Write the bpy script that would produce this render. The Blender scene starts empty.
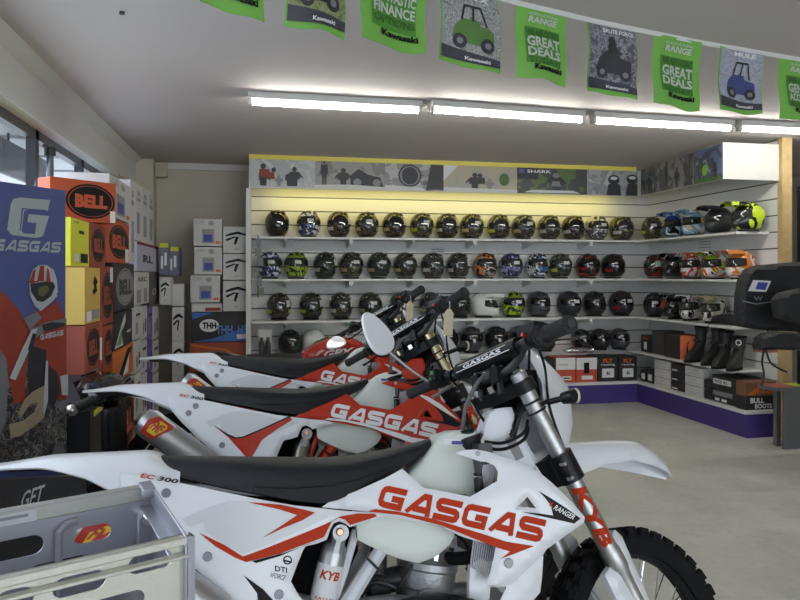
import bpy, bmesh, random
import numpy as np
from math import *
from mathutils import Vector, Matrix
from mathutils.geometry import delaunay_2d_cdt
random.seed(7)
S = bpy.context.scene; C = S.collection
# ------------------------------------------------------------------ camera, world, light, exposure
YAW = atan(142/700); F = 700.0; HC = 1.45
cam = bpy.data.objects.new('camera', bpy.data.cameras.new('camera')); C.objects.link(cam)
cam.location = (0, 0, HC); cam.rotation_euler = (pi/2, 0, -YAW)
cam.data.sensor_width = 36; cam.data.lens = F/800*36; cam.data.shift_y = -25/800
cam.data.clip_start = .05; cam.data.clip_end = 200
S.camera = cam
S.view_settings.view_transform = 'Standard'; S.view_settings.look = 'None'
S.view_settings.exposure = 0.25; S.view_settings.gamma = 1
world = bpy.data.worlds.new('sky'); S.world = world; world.use_nodes = True
world.node_tree.nodes['Background'].inputs[0].default_value = (.80, .90, 1.0, 1)
world.node_tree.nodes['Background'].inputs[1].default_value = 1.9

def area(name, loc, rot, sx, sy, power, col):
    l = bpy.data.lights.new(name, 'AREA'); l.shape = 'RECTANGLE'; l.size = sx; l.size_y = sy
    l.energy = power; l.color = col
    o = bpy.data.objects.new(name, l); C.objects.link(o); o.location = loc; o.rotation_euler = rot
    return o
# daylight entering by the shop-front glass behind the camera and by the long side window
area('daylight_shop_front', (2.2, -3.3, 1.6), (radians(82), 0, 0), 5.5, 2.0, 62, (.90, .95, 1))
area('daylight_side_window', (-1.42, 3.6, 1.75), (0, radians(-75), 0), 1.1, 5.6, 45, (.78, .88, 1))
area('header_lamp', (2.1, 7.42, 2.335), (radians(38), 0, 0), 4.0, .05, 5, (1, .82, .14))

# ------------------------------------------------------------------ picture geometry -> metres
fw = np.array([sin(YAW), cos(YAW), 0]); rt = np.array([cos(YAW), -sin(YAW), 0]); up = np.array([0, 0, 1.])
CAM = np.array([0, 0, HC])
def ray(px, py): return fw + rt*(px-400)/F + up*(275-py)/F
def onY(px, py, Y): d = ray(px, py); return CAM + d*Y/d[1]
def onX(px, py, X): d = ray(px, py); return CAM + d*X/d[0]
def dep(px, py, z): return CAM + ray(px, py)*z

# ------------------------------------------------------------------ materials
_m = {}
def mat(name, col, rough=.5, metal=0, noise=0, nscale=8, bump=0, bscale=60, coat=0, emit=0, trans=0, alpha=1, spec=None, sss=0):
    if name in _m: return _m[name]
    m = bpy.data.materials.new(name); m.use_nodes = True; _m[name] = m
    nt = m.node_tree; b = nt.nodes['Principled BSDF']
    c = tuple(col) + (1,)
    b.inputs['Base Color'].default_value = c; b.inputs['Roughness'].default_value = rough
    b.inputs['Metallic'].default_value = metal; b.inputs['Coat Weight'].default_value = coat
    b.inputs['Transmission Weight'].default_value = trans
    if spec is not None: b.inputs['Specular IOR Level'].default_value = spec
    if sss: b.inputs['Subsurface Weight'].default_value = sss; b.inputs['Subsurface Radius'].default_value = (.02, .02, .02)
    if emit: b.inputs['Emission Color'].default_value = c; b.inputs['Emission Strength'].default_value = emit
    tc = nt.nodes.new('ShaderNodeTexCoord')
    n = nt.nodes.new('ShaderNodeTexNoise'); n.inputs['Scale'].default_value = nscale; n.inputs['Detail'].default_value = 4
    nt.links.new(tc.outputs['Object'], n.inputs['Vector'])
    k = noise if noise else .03
    mx = nt.nodes.new('ShaderNodeMix'); mx.data_type = 'RGBA'
    mx.inputs['A'].default_value = tuple(v*(1-k) for v in col) + (1,); mx.inputs['B'].default_value = tuple(min(1, v*(1+k)) for v in col) + (1,)
    nt.links.new(n.outputs['Fac'], mx.inputs['Factor']); nt.links.new(mx.outputs['Result'], b.inputs['Base Color'])
    if bump:
        n2 = nt.nodes.new('ShaderNodeTexNoise'); n2.inputs['Scale'].default_value = bscale; n2.inputs['Detail'].default_value = 5
        nt.links.new(tc.outputs['Object'], n2.inputs['Vector'])
        bp = nt.nodes.new('ShaderNodeBump'); bp.inputs['Strength'].default_value = bump; bp.inputs['Distance'].default_value = .01
        nt.links.new(n2.outputs['Fac'], bp.inputs['Height']); nt.links.new(bp.outputs['Normal'], b.inputs['Normal'])
    return m
def graphic(name, cols, scale=14, rough=.22, seed=0, kind='noise', cuts=None):
    """patchy printed design in several flat colours"""
    if name in _m: return _m[name]
    m = bpy.data.materials.new(name); m.use_nodes = True; _m[name] = m
    nt = m.node_tree; b = nt.nodes['Principled BSDF']; b.inputs['Roughness'].default_value = rough; b.inputs['Coat Weight'].default_value = .3
    tc = nt.nodes.new('ShaderNodeTexCoord'); mp = nt.nodes.new('ShaderNodeMapping'); mp.inputs['Location'].default_value = (seed*3.1, seed*1.7, seed*.9)
    nt.links.new(tc.outputs['Object'], mp.inputs['Vector'])
    if kind == 'noise':
        n = nt.nodes.new('ShaderNodeTexNoise'); n.inputs['Scale'].default_value = scale; n.inputs['Detail'].default_value = 1.5; n.inputs['Distortion'].default_value = 1.2; out = n.outputs['Fac']
    elif kind == 'vor':
        n = nt.nodes.new('ShaderNodeTexVoronoi'); n.inputs['Scale'].default_value = scale
        sp = nt.nodes.new('ShaderNodeSeparateColor'); nt.links.new(n.outputs['Color'], sp.inputs[0]); out = sp.outputs[0]
    else:
        n = nt.nodes.new('ShaderNodeTexWave'); n.inputs['Scale'].default_value = scale; n.inputs['Distortion'].default_value = 4; n.bands_direction = 'DIAGONAL'; out = n.outputs['Fac']
    nt.links.new(mp.outputs['Vector'], n.inputs['Vector'])
    r = nt.nodes.new('ShaderNodeValToRGB'); r.color_ramp.interpolation = 'CONSTANT'
    if cuts is None:
        cuts = [0] + [.36 + .30*i/max(1, len(cols)-1) for i in range(1, len(cols))] if kind == 'noise' else [i/len(cols) for i in range(len(cols))]
    els = r.color_ramp.elements
    while len(els) < len(cols): els.new(.5)
    for e, p, c in zip(els, cuts, cols): e.position = p; e.color = tuple(c)+(1,)
    nt.links.new(out, r.inputs[0]); nt.links.new(r.outputs[0], b.inputs['Base Color'])
    return m
WHITE = mat('white_plastic', (.80, .81, .84), .28, coat=.3)
WHITEP = mat('white_paint', (.72, .72, .70), .5)
CARD = mat('white_card', (.62, .62, .62), .7, noise=.05)
STICKER_SHADE = mat('number_panel_film', (.66, .67, .70), .3)  # grey of the number film, also of the painted facet shade
RED = mat('race_red', (.50, .032, .010), .35, coat=.15, spec=.3)
ORANGE = mat('decal_red', (.50,.042,.010), .5, spec=.12)
BLACK = mat('black_plastic', (.007, .007, .009), .42, spec=.3)
GLOSSB = mat('gloss_black', (.008, .008, .01), .12, coat=.6)
RUBBER = mat('rubber', (.009, .009, .010), .8, spec=.2, bump=.3, bscale=200)
VINYL = mat('seat_vinyl', (.011, .011, .016), .42, spec=.35, bump=.35, bscale=380)
GRIPM = mat('grip_rubber', (.028, .028, .030), .7, spec=.25, bump=.5, bscale=260)
ALU = mat('brushed_aluminium', (.50, .50, .50), .42, 1, bump=.1, bscale=120)
ALUC = mat('cast_aluminium', (.42, .42, .43), .45, .8, bump=.2, bscale=90)
CHROME = mat('chrome', (.75, .75, .77), .12, 1)
GOLD = mat('gold_anodised', (.55, .44, .22), .28, 1)
TANK = mat('translucent_tank', (.72, .76, .70), .35, sss=.3)
WHITEF = mat('white_frame_paint', (.74, .75, .79), .35)
DARKM = mat('dark_metal', (.06, .06, .065), .45, .6)
COPPER = mat('bolt_copper', (.65, .38, .24), .35, .8)
INK = mat('black_ink', (.008, .008, .010), .5, spec=.2)
WINK = mat('white_ink', (.80, .80, .80), .5)
GINK = mat('grey_ink', (.30, .30, .32), .6)
WOOD = mat('pine', (.42, .29, .14), .6, noise=.25, nscale=14)
PAPER = mat('tag_paper', (.62, .56, .38), .8)
YELLOW = mat('yellow_paint', (.75, .66, .12), .5)
BLUEB = mat('royal_blue_ink', (.05, .07, .35), .5)

# ------------------------------------------------------------------ mesh helpers
class MB:
    def __init__(s): s.v = []; s.f = []
    def add(s, vs, fs):
        o = len(s.v); s.v += [tuple(map(float, p)) for p in vs]; s.f += [tuple(i+o for i in f) for f in fs]; return s
    def box(s, a, b, M=None):
        x0, y0, z0 = a; x1, y1, z1 = b
        vs = [(x0,y0,z0),(x1,y0,z0),(x1,y1,z0),(x0,y1,z0),(x0,y0,z1),(x1,y0,z1),(x1,y1,z1),(x0,y1,z1)]
        if M is not None: vs = [tuple(M @ Vector(p)) for p in vs]
        return s.add(vs, [(3,2,1,0),(4,5,6,7),(0,1,5,4),(1,2,6,5),(2,3,7,6),(3,0,4,7)])
    def cbox(s, c, size, M=None):
        return s.box([c[i]-size[i]/2 for i in range(3)], [c[i]+size[i]/2 for i in range(3)], M)
    def rings(s, rings, closed=True, caps=True, loop=False):
        n = len(rings[0]); vs = [p for r in rings for p in r]; fs = []
        m = len(rings)
        for i in range(m if loop else m-1):
            a = i*n; b = ((i+1) % m)*n
            for j in range(n if closed else n-1):
                k = (j+1) % n; fs.append((a+j, a+k, b+k, b+j))
        if caps and not loop and closed: fs += [tuple(range(n-1, -1, -1)), tuple(range((m-1)*n, m*n))]
        return s.add(vs, fs)
    def tube(s, pts, r, n=10, caps=True, smooth=0, flat=1.0):
        P = [Vector(map(float, p)) for p in pts]; R = r if isinstance(r, (list, tuple)) else [r]*len(P)
        if smooth:
            Q = []; RR = []
            for i in range(len(P)-1):
                p0 = P[max(i-1, 0)]; p1 = P[i]; p2 = P[i+1]; p3 = P[min(i+2, len(P)-1)]
                for k in range(smooth):
                    t = k/smooth
                    Q.append(.5*((2*p1)+(-p0+p2)*t+(2*p0-5*p1+4*p2-p3)*t*t+(-p0+3*p1-3*p2+p3)*t**3)); RR.append(R[i]*(1-t)+R[i+1]*t)
            Q.append(P[-1]); RR.append(R[-1]); P = Q; R = RR
        t = (P[1]-P[0]).normalized(); ref = Vector((0,0,1)) if abs(t.z) < .9 else Vector((1,0,0))
        nrm = (ref - t*ref.dot(t)).normalized(); rings = []
        for i, p in enumerate(P):
            if i == 0: t = P[1]-P[0]
            elif i == len(P)-1: t = P[-1]-P[-2]
            else: t = (P[i+1]-P[i]).normalized()+(P[i]-P[i-1]).normalized()
            if t.length < 1e-9: t = Vector((0, 0, 1))
            t.normalize(); nrm = (nrm - t*nrm.dot(t))
            nrm.normalize(); bn = t.cross(nrm)
            rings.append([tuple(p + (nrm*cos(a)*flat + bn*sin(a))*R[i]) for a in [2*pi*k/n for k in range(n)]])
        return s.rings(rings, caps=caps)
    def cyl(s, a, b, r, r2=None, n=16): return s.tube([a, b], [r, r if r2 is None else r2], n)
    def lathe(s, a, b, prof, n=20):
        """prof: (t along a->b in metres, radius)"""
        a = Vector(a); d = (Vector(b)-a).normalized()
        pts = [a + d*t for t, _ in prof]; ref = Vector((0,0,1)) if abs(d.z) < .9 else Vector((1,0,0))
        u = (ref-d*ref.dot(d)).normalized(); w = d.cross(u)
        return s.rings([[tuple(p+(u*cos(q)+w*sin(q))*r) for q in [2*pi*k/n for k in range(n)]] for p, (_, r) in zip(pts, prof)])
    def ball(s, c, r, n=12, m=8, sc=(1,1,1)):
        rg = [[(c[0]+r*sc[0]*sin(pi*i/m)*cos(2*pi*k/n), c[1]+r*sc[1]*sin(pi*i/m)*sin(2*pi*k/n), c[2]+r*sc[2]*cos(pi*i/m)) for k in range(n)] for i in range(m+1)]
        rg[0] = [(p[0]+1e-5*cos(k), p[1]+1e-5*sin(k), p[2]) for k, p in enumerate(rg[0])]
        return s.rings(rg, caps=False)
    def ring(s, c, axis, R, r, n=32, m=8):
        ax = Vector(axis).normalized(); ref = Vector((0,0,1)) if abs(ax.z) < .9 else Vector((1,0,0))
        u = (ref-ax*ref.dot(ax)).normalized(); w = ax.cross(u); c = Vector(c)
        return s.rings([[tuple(c+(u*cos(a)+w*sin(a))*(R+r*cos(b))+ax*r*sin(b)) for b in [2*pi*j/m for j in range(m)]] for a in [2*pi*i/n for i in range(n)]], loop=True)
    def mesh(s, angle=35):
        me = bpy.data.meshes.new('m'); me.from_pydata(s.v, [], s.f)
        bm = bmesh.new(); bm.from_mesh(me); bmesh.ops.recalc_face_normals(bm, faces=bm.faces); bm.to_mesh(me); bm.free()
        me.polygons.foreach_set('use_smooth', [True]*len(me.polygons)); me.set_sharp_from_angle(angle=radians(angle)); me.update()
        return me
def obj(name, me, m, parent=None, bevel=0):
    if isinstance(me, MB): me = me.mesh()
    o = bpy.data.objects.new(name, me); C.objects.link(o)
    if not me.materials: me.materials.append(m)
    if me.materials[0] != m: o.material_slots[0].link = 'OBJECT'; o.material_slots[0].material = m
    if parent: o.parent = parent
    if bevel:
        b = o.modifiers.new('bevel', 'BEVEL'); b.width = bevel; b.segments = 2; b.limit_method = 'ANGLE'; b.angle_limit = radians(40)
    return o
def tag(o, label, cat, group=None):
    o['label'] = label; o['category'] = cat
    if group: o['group'] = group
    return o
def thing(name, label, cat, loc=(0,0,0), rz=0, group=None):
    o = bpy.data.objects.new(name, None); C.objects.link(o); o.location = loc; o.rotation_euler = (0, 0, rz)
    o.empty_display_size = .1
    return tag(o, label, cat, group)
def struct(name, me, m, parent=None, bevel=0):
    o = obj(name, me, m, parent, bevel)
    if not parent: o['kind'] = 'structure'
    return o
def lab(o, s): o['label'] = s; return o

def inside(pts, poly):
    x = pts[:, 0]; y = pts[:, 1]; c = np.zeros(len(pts), bool); n = len(poly); j = n-1
    for i in range(n):
        xi, yi = poly[i]; xj, yj = poly[j]
        if yi != yj:
            c ^= ((yi > y) != (yj > y)) & (x < (xj-xi)*(y-yi)/(yj-yi)+xi)
        j = i
    return c
def edist(pts, poly):
    d = np.full(len(pts), 1e9); n = len(poly)
    for i in range(n):
        a = poly[i]; b = poly[(i+1) % n]; ab = b-a; L = ab@ab
        if L < 1e-14: continue
        t = np.clip(((pts-a)@ab)/L, 0, 1); q = a+t[:, None]*ab
        d = np.minimum(d, np.hypot(*(pts-q).T))
    return d
def cdt(outline, step, holes=()):
    """triangulate an outline with interior points; returns points, tris, is-boundary distance"""
    def dens(o):
        r = []
        for i in range(len(o)):
            a = np.array(o[i], float); b = np.array(o[(i+1) % len(o)], float); n = max(1, int(np.hypot(*(b-a))/step))
            r += [a+(b-a)*k/n for k in range(n)]
        return np.array(r)
    O = dens(outline); H = [dens(h) for h in holes]
    lo = O.min(0); hi = O.max(0)
    gx, gy = np.meshgrid(np.arange(lo[0]+step/2, hi[0], step), np.arange(lo[1]+step/2, hi[1], step)); G = np.c_[gx.ravel(), gy.ravel()]
    if len(G):
        k = inside(G, O) & (edist(G, O) > step*.45)
        for h in H: k &= ~inside(G, h) & (edist(G, h) > step*.45)
        G = G[k]
    pts = np.vstack([O]+H+[G]); loops = []; o = 0
    for L in [O]+H: loops.append(list(range(o, o+len(L)))); o += len(L)
    edges = [(l[i], l[(i+1) % len(l)]) for l in loops for i in range(len(l))]
    vs, es, fs, *_ = delaunay_2d_cdt([Vector(p) for p in pts], edges, [], 0, 1e-7)
    P = np.array([tuple(v) for v in vs]); cen = np.array([P[list(f)].mean(0) for f in fs]); k = inside(cen, O)
    for h in H: k &= ~inside(cen, h)
    fs = [tuple(f) for f, q in zip(fs, k) if q]
    d = edist(P, O)
    for h in H: d = np.minimum(d, edist(P, h))
    return P, fs, d
def shell(outline, place, thick, step=.014, rnd=.006, holes=(), both=False):
    """a panel with real thickness: place(x, z, depth) -> 3-D; edges rounded by rnd. both: closed pillow between two sides"""
    P, fs, d = cdt(outline, step, holes); n = len(P)
    t = np.clip(d/max(rnd, 1e-6), 0, 1); drop = rnd*(1-np.sqrt(np.maximum(0, 1-(1-t)**2)))
    f = [place(p[0], p[1], q) for p, q in zip(P, drop)]
    b = [place(p[0], p[1], thick-q if both else max(thick, q+.0006)) for p, q in zip(P, drop)]
    cnt = {}
    for q in fs:
        for i in range(len(q)): e = (q[i], q[(i+1) % len(q)]); cnt[e] = cnt.get(e, 0)+1
    side = [(a, c) for (a, c) in cnt if (c, a) not in cnt]
    mb = MB(); mb.add(f+b, list(fs)+[tuple(i+n for i in reversed(q)) for q in fs]+[(c, a, a+n, c+n) for a, c in side])
    return mb
def skin(polys, place, step=.02):
    """thin decal following a surface"""
    mb = MB()
    for o in polys:
        P, fs, d = cdt(o, step); mb.add([place(*p) for p in P], fs)
    return mb
def stroke(pts, w):
    """polyline -> band outline, mitred"""
    P = [np.array(p, float) for p in pts]; L = []; R = []
    for i in range(len(P)):
        if i == 0: t = P[1]-P[0]; t /= np.hypot(*t); m = 1
        elif i == len(P)-1: t = P[-1]-P[-2]; t /= np.hypot(*t); m = 1
        else:
            a = P[i]-P[i-1]; b = P[i+1]-P[i]; a /= np.hypot(*a); b /= np.hypot(*b); t = a+b; t /= np.hypot(*t); m = 1/max(.5, t@a)
        n = np.array([-t[1], t[0]])*w/2*m; L.append(P[i]+n); R.append(P[i]-n)
    return [tuple(p) for p in L+R[::-1]]
GLY = {'G': [[(1,.86),(.26,.86),(.15,.81),(.10,.70),(.10,.30),(.15,.19),(.26,.14),(.88,.14),(.88,.47),(.50,.47)]],
       'A': [[(.06,.0),(.34,.47),(.60,.86),(.80,.86),(.90,.0)], [(.28,.27),(.84,.27)]],
       'S': [[(1,.86),(.24,.86),(.13,.82),(.09,.73),(.11,.60),(.20,.51),(.78,.49),(.88,.42),(.91,.31),(.88,.19),(.78,.14),(0,.14)]]}
def gasgas(place, gap=.12, word='GASGAS', w=.21):
    """bold wide lettering laid in the unit square; place(u, v)"""
    n = len(word); W = (1-gap/n*(n-1)*.8)/n; polys = []
    for i, ch in enumerate(word):
        u0 = i*(W+gap/n*.8)
        for st in GLY[ch]:
            o = stroke([(x*1.5, y) for x, y in st], w); polys.append([(u0+min(max(x/1.5, -.02), 1.02)*W, min(max(y, 0), 1)) for x, y in o])
    mb = MB()
    for o in polys:
        P, fs, d = cdt([(x*6, y) for x, y in o], .22); mb.add([place(p[0]/6, p[1]) for p in P], fs)
    return mb
def textmesh(s, place, italic=0, bold=.0, w=None, sub=0):
    """built-in font, normalised to the unit square and then laid by place(u, v)"""
    cu = bpy.data.curves.new('t', 'FONT'); cu.body = s; cu.offset = bold; cu.shear = italic; cu.resolution_u = 2
    o = bpy.data.objects.new('t', cu); C.objects.link(o)
    dg = bpy.context.evaluated_depsgraph_get(); me = bpy.data.meshes.new_from_object(o.evaluated_get(dg))
    bpy.data.objects.remove(o); bpy.data.curves.remove(cu)
    if sub:
        bm = bmesh.new(); bm.from_mesh(me); bmesh.ops.triangulate(bm, faces=bm.faces)
        for _ in range(3):
            es = [e for e in bm.edges if e.calc_length() > sub]
            if es: bmesh.ops.subdivide_edges(bm, edges=es, cuts=1); bmesh.ops.triangulate(bm, faces=bm.faces)
        bm.to_mesh(me); bm.free()
    V = np.array([v.co[:2] for v in me.vertices]); fs = [tuple(p.vertices) for p in me.polygons]; bpy.data.meshes.remove(me)
    lo = V.min(0); hi = V.max(0); V = (V-lo)/(hi-lo)
    mb = MB(); mb.add([place(*p) for p in V], fs); return mb
def rect(u0, v0, u1, v1): return [(u0,v0),(u1,v0),(u1,v1),(u0,v1)]
def ell(cx, cy, a, b, n=28): return [(cx+a*cos(2*pi*k/n), cy+b*sin(2*pi*k/n)) for k in range(n)]
def ringpoly(cx, cy, a, b, w, n=28):
    return [[(cx+a*cos(t0), cy+b*sin(t0)), (cx+a*cos(t1), cy+b*sin(t1)), (cx+(a-w)*cos(t1), cy+(b-w)*sin(t1)), (cx+(a-w)*cos(t0), cy+(b-w)*sin(t0))]
            for t0, t1 in [(2*pi*k/n, 2*pi*(k+1)/n) for k in range(n)]]
def merge(*mbs):
    m = MB()
    for b in mbs: m.add(b.v, b.f)
    return m

# ================================================================== THE ROOM
def concrete():
    m = mat('concrete_floor', (.27, .27, .235), .55, bump=.15, bscale=30); nt = m.node_tree; b = nt.nodes['Principled BSDF']
    tc = [n for n in nt.nodes if n.type == 'TEX_COORD'][0]
    a = nt.nodes.new('ShaderNodeTexNoise'); a.inputs['Scale'].default_value = 1.6; a.inputs['Detail'].default_value = 9; a.inputs['Roughness'].default_value = .65; a.inputs['Distortion'].default_value = .6
    c = nt.nodes.new('ShaderNodeTexNoise'); c.inputs['Scale'].default_value = 22; c.inputs['Detail'].default_value = 6
    r = nt.nodes.new('ShaderNodeValToRGB'); e = r.color_ramp.elements; e[0].position = .3; e[0].color = (.42,.425,.385,1); e[1].position = .72; e[1].color = (.62,.625,.57,1)
    mx = nt.nodes.new('ShaderNodeMath'); mx.operation = 'MULTIPLY_ADD'; mx.inputs[1].default_value = .3
    nt.links.new(tc.outputs['Object'], a.inputs['Vector']); nt.links.new(tc.outputs['Object'], c.inputs['Vector'])
    nt.links.new(c.outputs['Fac'], mx.inputs[0]); nt.links.new(a.outputs['Fac'], mx.inputs[2]); 
    sb = nt.nodes.new('ShaderNodeMath'); sb.operation = 'SUBTRACT'; sb.inputs[1].default_value = .15
    nt.links.new(mx.outputs[0], sb.inputs[0]); nt.links.new(sb.outputs[0], r.inputs[0]); nt.links.new(r.outputs[0], b.inputs['Base Color'])
    return m
CEIL = 2.68; XL = -1.28; YB = 8.05; XR = 6.6; YF = -3.6
WALLM = mat('cream_wall_paint', (.60, .55, .46), .7, noise=.03, nscale=2)
CEILM = mat('ceiling_paint', (.62, .575, .575), .75, noise=.02, nscale=2)
WPAINT = mat('window_board_paint', (.70, .70, .68), .5)
ALFR = mat('grey_window_frame', (.10, .105, .13), .4, .4)
struct('floor', MB().box((-5, YF-.1, -.1), (XR+.1, YB+.1, 0)), concrete())
struct('ceiling', MB().box((XL-.1, YF-.1, CEIL), (XR+.1, YB+.1, CEIL+.1)), CEILM)
struct('wall_back', MB().box((XL-.1, YB, 0), (XR, YB+.1, CEIL)), WALLM)
WT, WB, WY0, WY1 = 2.36, .95, -2.6, 6.75     # window opening
w = MB(); w.box((XL-.14, YF, 0), (XL, YB, WB)).box((XL-.14, YF, WT), (XL, YB, CEIL)).box((XL-.14, YF, WB), (XL, WY0, WT)).box((XL-.14, WY1, WB), (XL, YB, WT))
struct('wall_left', w, WALLM)
struct('wall_right', MB().box((XR, YF, 0), (XR+.1, YB, CEIL)), WALLM)
struct('wall_front', MB().box((XL, YF-.1, 0), (XR, YF, .4)).box((XL, YF-.1, 2.4), (XR, YF, CEIL)).box((XL, YF-.1, .4), (-.8, YF, 2.4)).box((5.6, YF-.1, .4), (XR, YF, 2.4)), WALLM)
# beam casing above the window, cornice, corner post
struct('trim_1', MB().box((XL, YF, WT+.03), (XL+.012, YB, CEIL-.075)), WPAINT)
struct('trim_2', MB().add([(XL, YF, CEIL-.075), (XL+.075, YF, CEIL), (XL, YF, CEIL), (XL, YB, CEIL-.075), (XL+.075, YB, CEIL), (XL, YB, CEIL)], [(0,1,4,3), (1,2,5,4), (0,3,5,2), (0,2,1), (3,4,5)]), WPAINT)
struct('trim_3', MB().box((XL, YB-.25, 0), (XL+.19, YB, CEIL)), WALLM)
struct('trim_4', MB().box((XL, YB-.04, CEIL-.07), (0, YB, CEIL)), WPAINT)
struct('trim_5', MB().box((XL-.14, WY0, WT-.012), (XL+.03, WY1, WT+.03)), WHITEP)
win = struct('window_1', MB().box((XL-.12, WY0, WT-.07), (XL-.06, WY1, WT-.012)).box((XL-.12, WY0, WB), (XL-.06, WY1, WB+.06)), ALFR)
for y in (-1.1, .5, 2.05, 3.55, 4.7, 5.85, 6.72):
    struct('window_mullion', MB().box((XL-.12, y-.03, WB), (XL-.06, y+.03, WT)), ALFR, win)
gl = mat('window_glass', (.95, .97, 1), .02, trans=1); gl.node_tree.nodes['Principled BSDF'].inputs['IOR'].default_value = 1.1
struct('window_pane', MB().box((XL-.093, WY0, WB), (XL-.089, WY1, WT)), gl, win)
win2 = struct('window_2', MB().box((-.8, YF-.08, .4), (5.6, YF-.02, .46)).box((-.8, YF-.08, 2.34), (5.6, YF-.02, 2.4)).box((2.3, YF-.08, .4), (2.36, YF-.02, 2.4)), ALFR)
struct('window_pane', MB().box((-.8, YF-.052, .4), (5.6, YF-.048, 2.4)), gl, win2)
# outside: forecourt, canopy soffit, sign band
struct('ground', MB().box((-30, -20, -.16), (-5, 30, -.1)), mat('forecourt', (.45, .45, .43), .8))
t = struct('canopy', MB().box((-4.4, YF, 2.62), (XL-.14, YB+2, 2.7)), mat('soffit_boards', (.62, .64, .68), .6))
for i in range(13):
    struct('canopy_batten', MB().box((-4.4, YF+i*1.0, 2.60), (XL-.14, YF+.05+i*1.0, 2.62)), mat('soffit_batten', (.42, .44, .48), .6), t)
sa = onX(2, 137, -2.0); sb_ = onX(46, 158, -2.0); s0 = onX(2, 172, -2.0)
o = obj('hanging_sign', MB().box((-2.04, sa[1], s0[2]), (-2.0, sb_[1], sa[2])), mat('sign_grey', (.16,.17,.20), .6)); tag(o, 'grey sign board hanging outside the side window under the canopy', 'sign')
for y in (sa[1]+.2, sb_[1]-.2): obj('hanger_rod', MB().cyl((-2.02, y, sa[2]-.01), (-2.02, y, 2.62), .01), DARKM, o)
# pole with clamp standing in front of the window
p0 = onX(50, 140, XL-.025)
t = thing('clamp_pole', 'dark pole with a clamp collar at its top beside the side window', 'pole', (p0[0], p0[1], WB))
obj('pole', MB().cyl((0,0,0), (0,0,1.30), .022), ALFR, t); obj('collar', MB().cyl((0,0,1.26), (0,0,1.315), .034), DARKM, t); obj('hook', MB().tube([(0,0,1.30),(0,-.08,1.312),(0,-.13,1.305)], .01), DARKM, t)
# small wall box in the far corner and ceiling fixings
q = onY(162, 170, YB-.05); o = obj('wall_speaker', MB().box((q[0]-.06, YB-.17, q[2]-.09), (q[0]+.06, YB-.04, q[2]+.07)), mat('beige_plastic', (.55, .49, .38), .5), bevel=.01); tag(o, 'small beige box speaker high in the far left corner', 'speaker')
t = thing('ceiling_bolt', 'small dark bolt head in the ceiling near the window', 'bolt', tuple(dep(122, 12, 3.27)[:2])+(CEIL,)); obj('bolt_head', MB().cyl((0,0,-.012), (0,0,0), .012), DARKM, t)

# ------------------------------------------------------------------ ceiling tube lights
TUBE = mat('lit_tube', (1, .97, .88), .4, emit=46)
def ceilpt(px, py, z=CEIL-.05): d = ray(px, py); return CAM + d*(z-HC)/d[2]
ends = [(248, 100, 421, 109), (430, 108, 583, 118.5), (592, 119, 731, 127), (738, 127, 872, 133.5)]
names = ['leftmost lit fluorescent batten on the ceiling above the helmet wall', 'second lit ceiling batten from the left, above the middle bike handlebars',
         'third lit ceiling batten from the left, below the hanging green flags', 'rightmost ceiling batten, running out of the picture at the right']
for (a, b, c, d), l in zip(ends, names):
    p = ceilpt(a, b); q = ceilpt(c, d); L = hypot(q[0]-p[0], q[1]-p[1]); an = atan2(q[1]-p[1], q[0]-p[0])
    t = thing('batten_light', l, 'light', (p[0], p[1], CEIL), an, 'fluorescent battens')
    obj('housing', MB().box((0, -.05, -.045), (L, .05, 0)), WHITEP, t, bevel=.006)
    for x in (.012, L-.012): obj('lamp_holder', MB().box((x-.012, -.03, -.085), (x+.012, .03, -.04)), WHITEP, t)
    obj('tube', MB().cyl((.03, 0, -.068), (L-.03, 0, -.068), .014, n=12), TUBE, t)

# ------------------------------------------------------------------ slat wall, shelves, plinth, header
SLY = 7.65; SLX = 4.60; RY = 5.52; LX = -.07; FY = 7.30; FX = 4.25
SLAT = mat('slatwall_board', (.76, .76, .74), .45, noise=.02)
GROOVE = mat('slat_groove', (.10, .10, .11), .6)
def slats(name, along, parent=None):
    mb = MB(); z = .06; k = 0
    zs = [2.29-.15*i for i in range(-2, 15)]; zs = sorted([z for z in zs if z > .05])
    edges = [.0]+zs+[CEIL-.01]
    for a, b in zip(edges[:-1], edges[1:]):
        a2 = a+.006 if a > 0 else 0
        if along == 'x': mb.box((LX, SLY, a2), (SLX, SLY+.018, b-.006))
        else: mb.box((SLX, RY, a2), (SLX+.018, SLY, b-.006))
    return mb
o = struct('wall_slat_back', slats('b', 'x'), SLAT); struct('slat_backing', MB().box((LX, SLY+.018, 0), (SLX+.02, SLY+.03, CEIL-.01)), GROOVE, o)
o = struct('wall_slat_right', slats('r', 'y'), SLAT); struct('slat_backing', MB().box((SLX+.018, RY, 0), (SLX+.03, SLY+.03, CEIL-.01)), GROOVE, o)
struct('trim_6', MB().box((LX-.05, SLY-.36, 0), (LX, SLY+.05, 2.335)), WHITEP)
struct('trim_7', MB().box((SLX, RY-.06, 0), (SLX+.10, RY, CEIL)), mat('pale_pine', (.50,.36,.17), .6, noise=.25, nscale=14))
PLINTH = mat('purple_plinth_paint', (.055, .035, .20), .5)
plf = thing('plinth', 'long purple L-shaped plinth below the helmet shelves', 'plinth', (FX, FY, 0))
obj('front_board', MB().box((LX-FX, 0, 0), (0, .02, .21)).box((0, RY-.02-FY, 0), (.02, .02, .21)).box((0, RY-.04-FY, 0), (.34, RY-.02-FY, .21)), PLINTH, plf)
obj('top_board', MB().box((LX-FX, -.01, .21), (SLX-FX, SLY-FY, .24)).box((-.01, RY-.04-FY, .21), (SLX-FX, 0, .24)), WPAINT, plf)
SHZ = [1.846, 1.409, .975]
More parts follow.
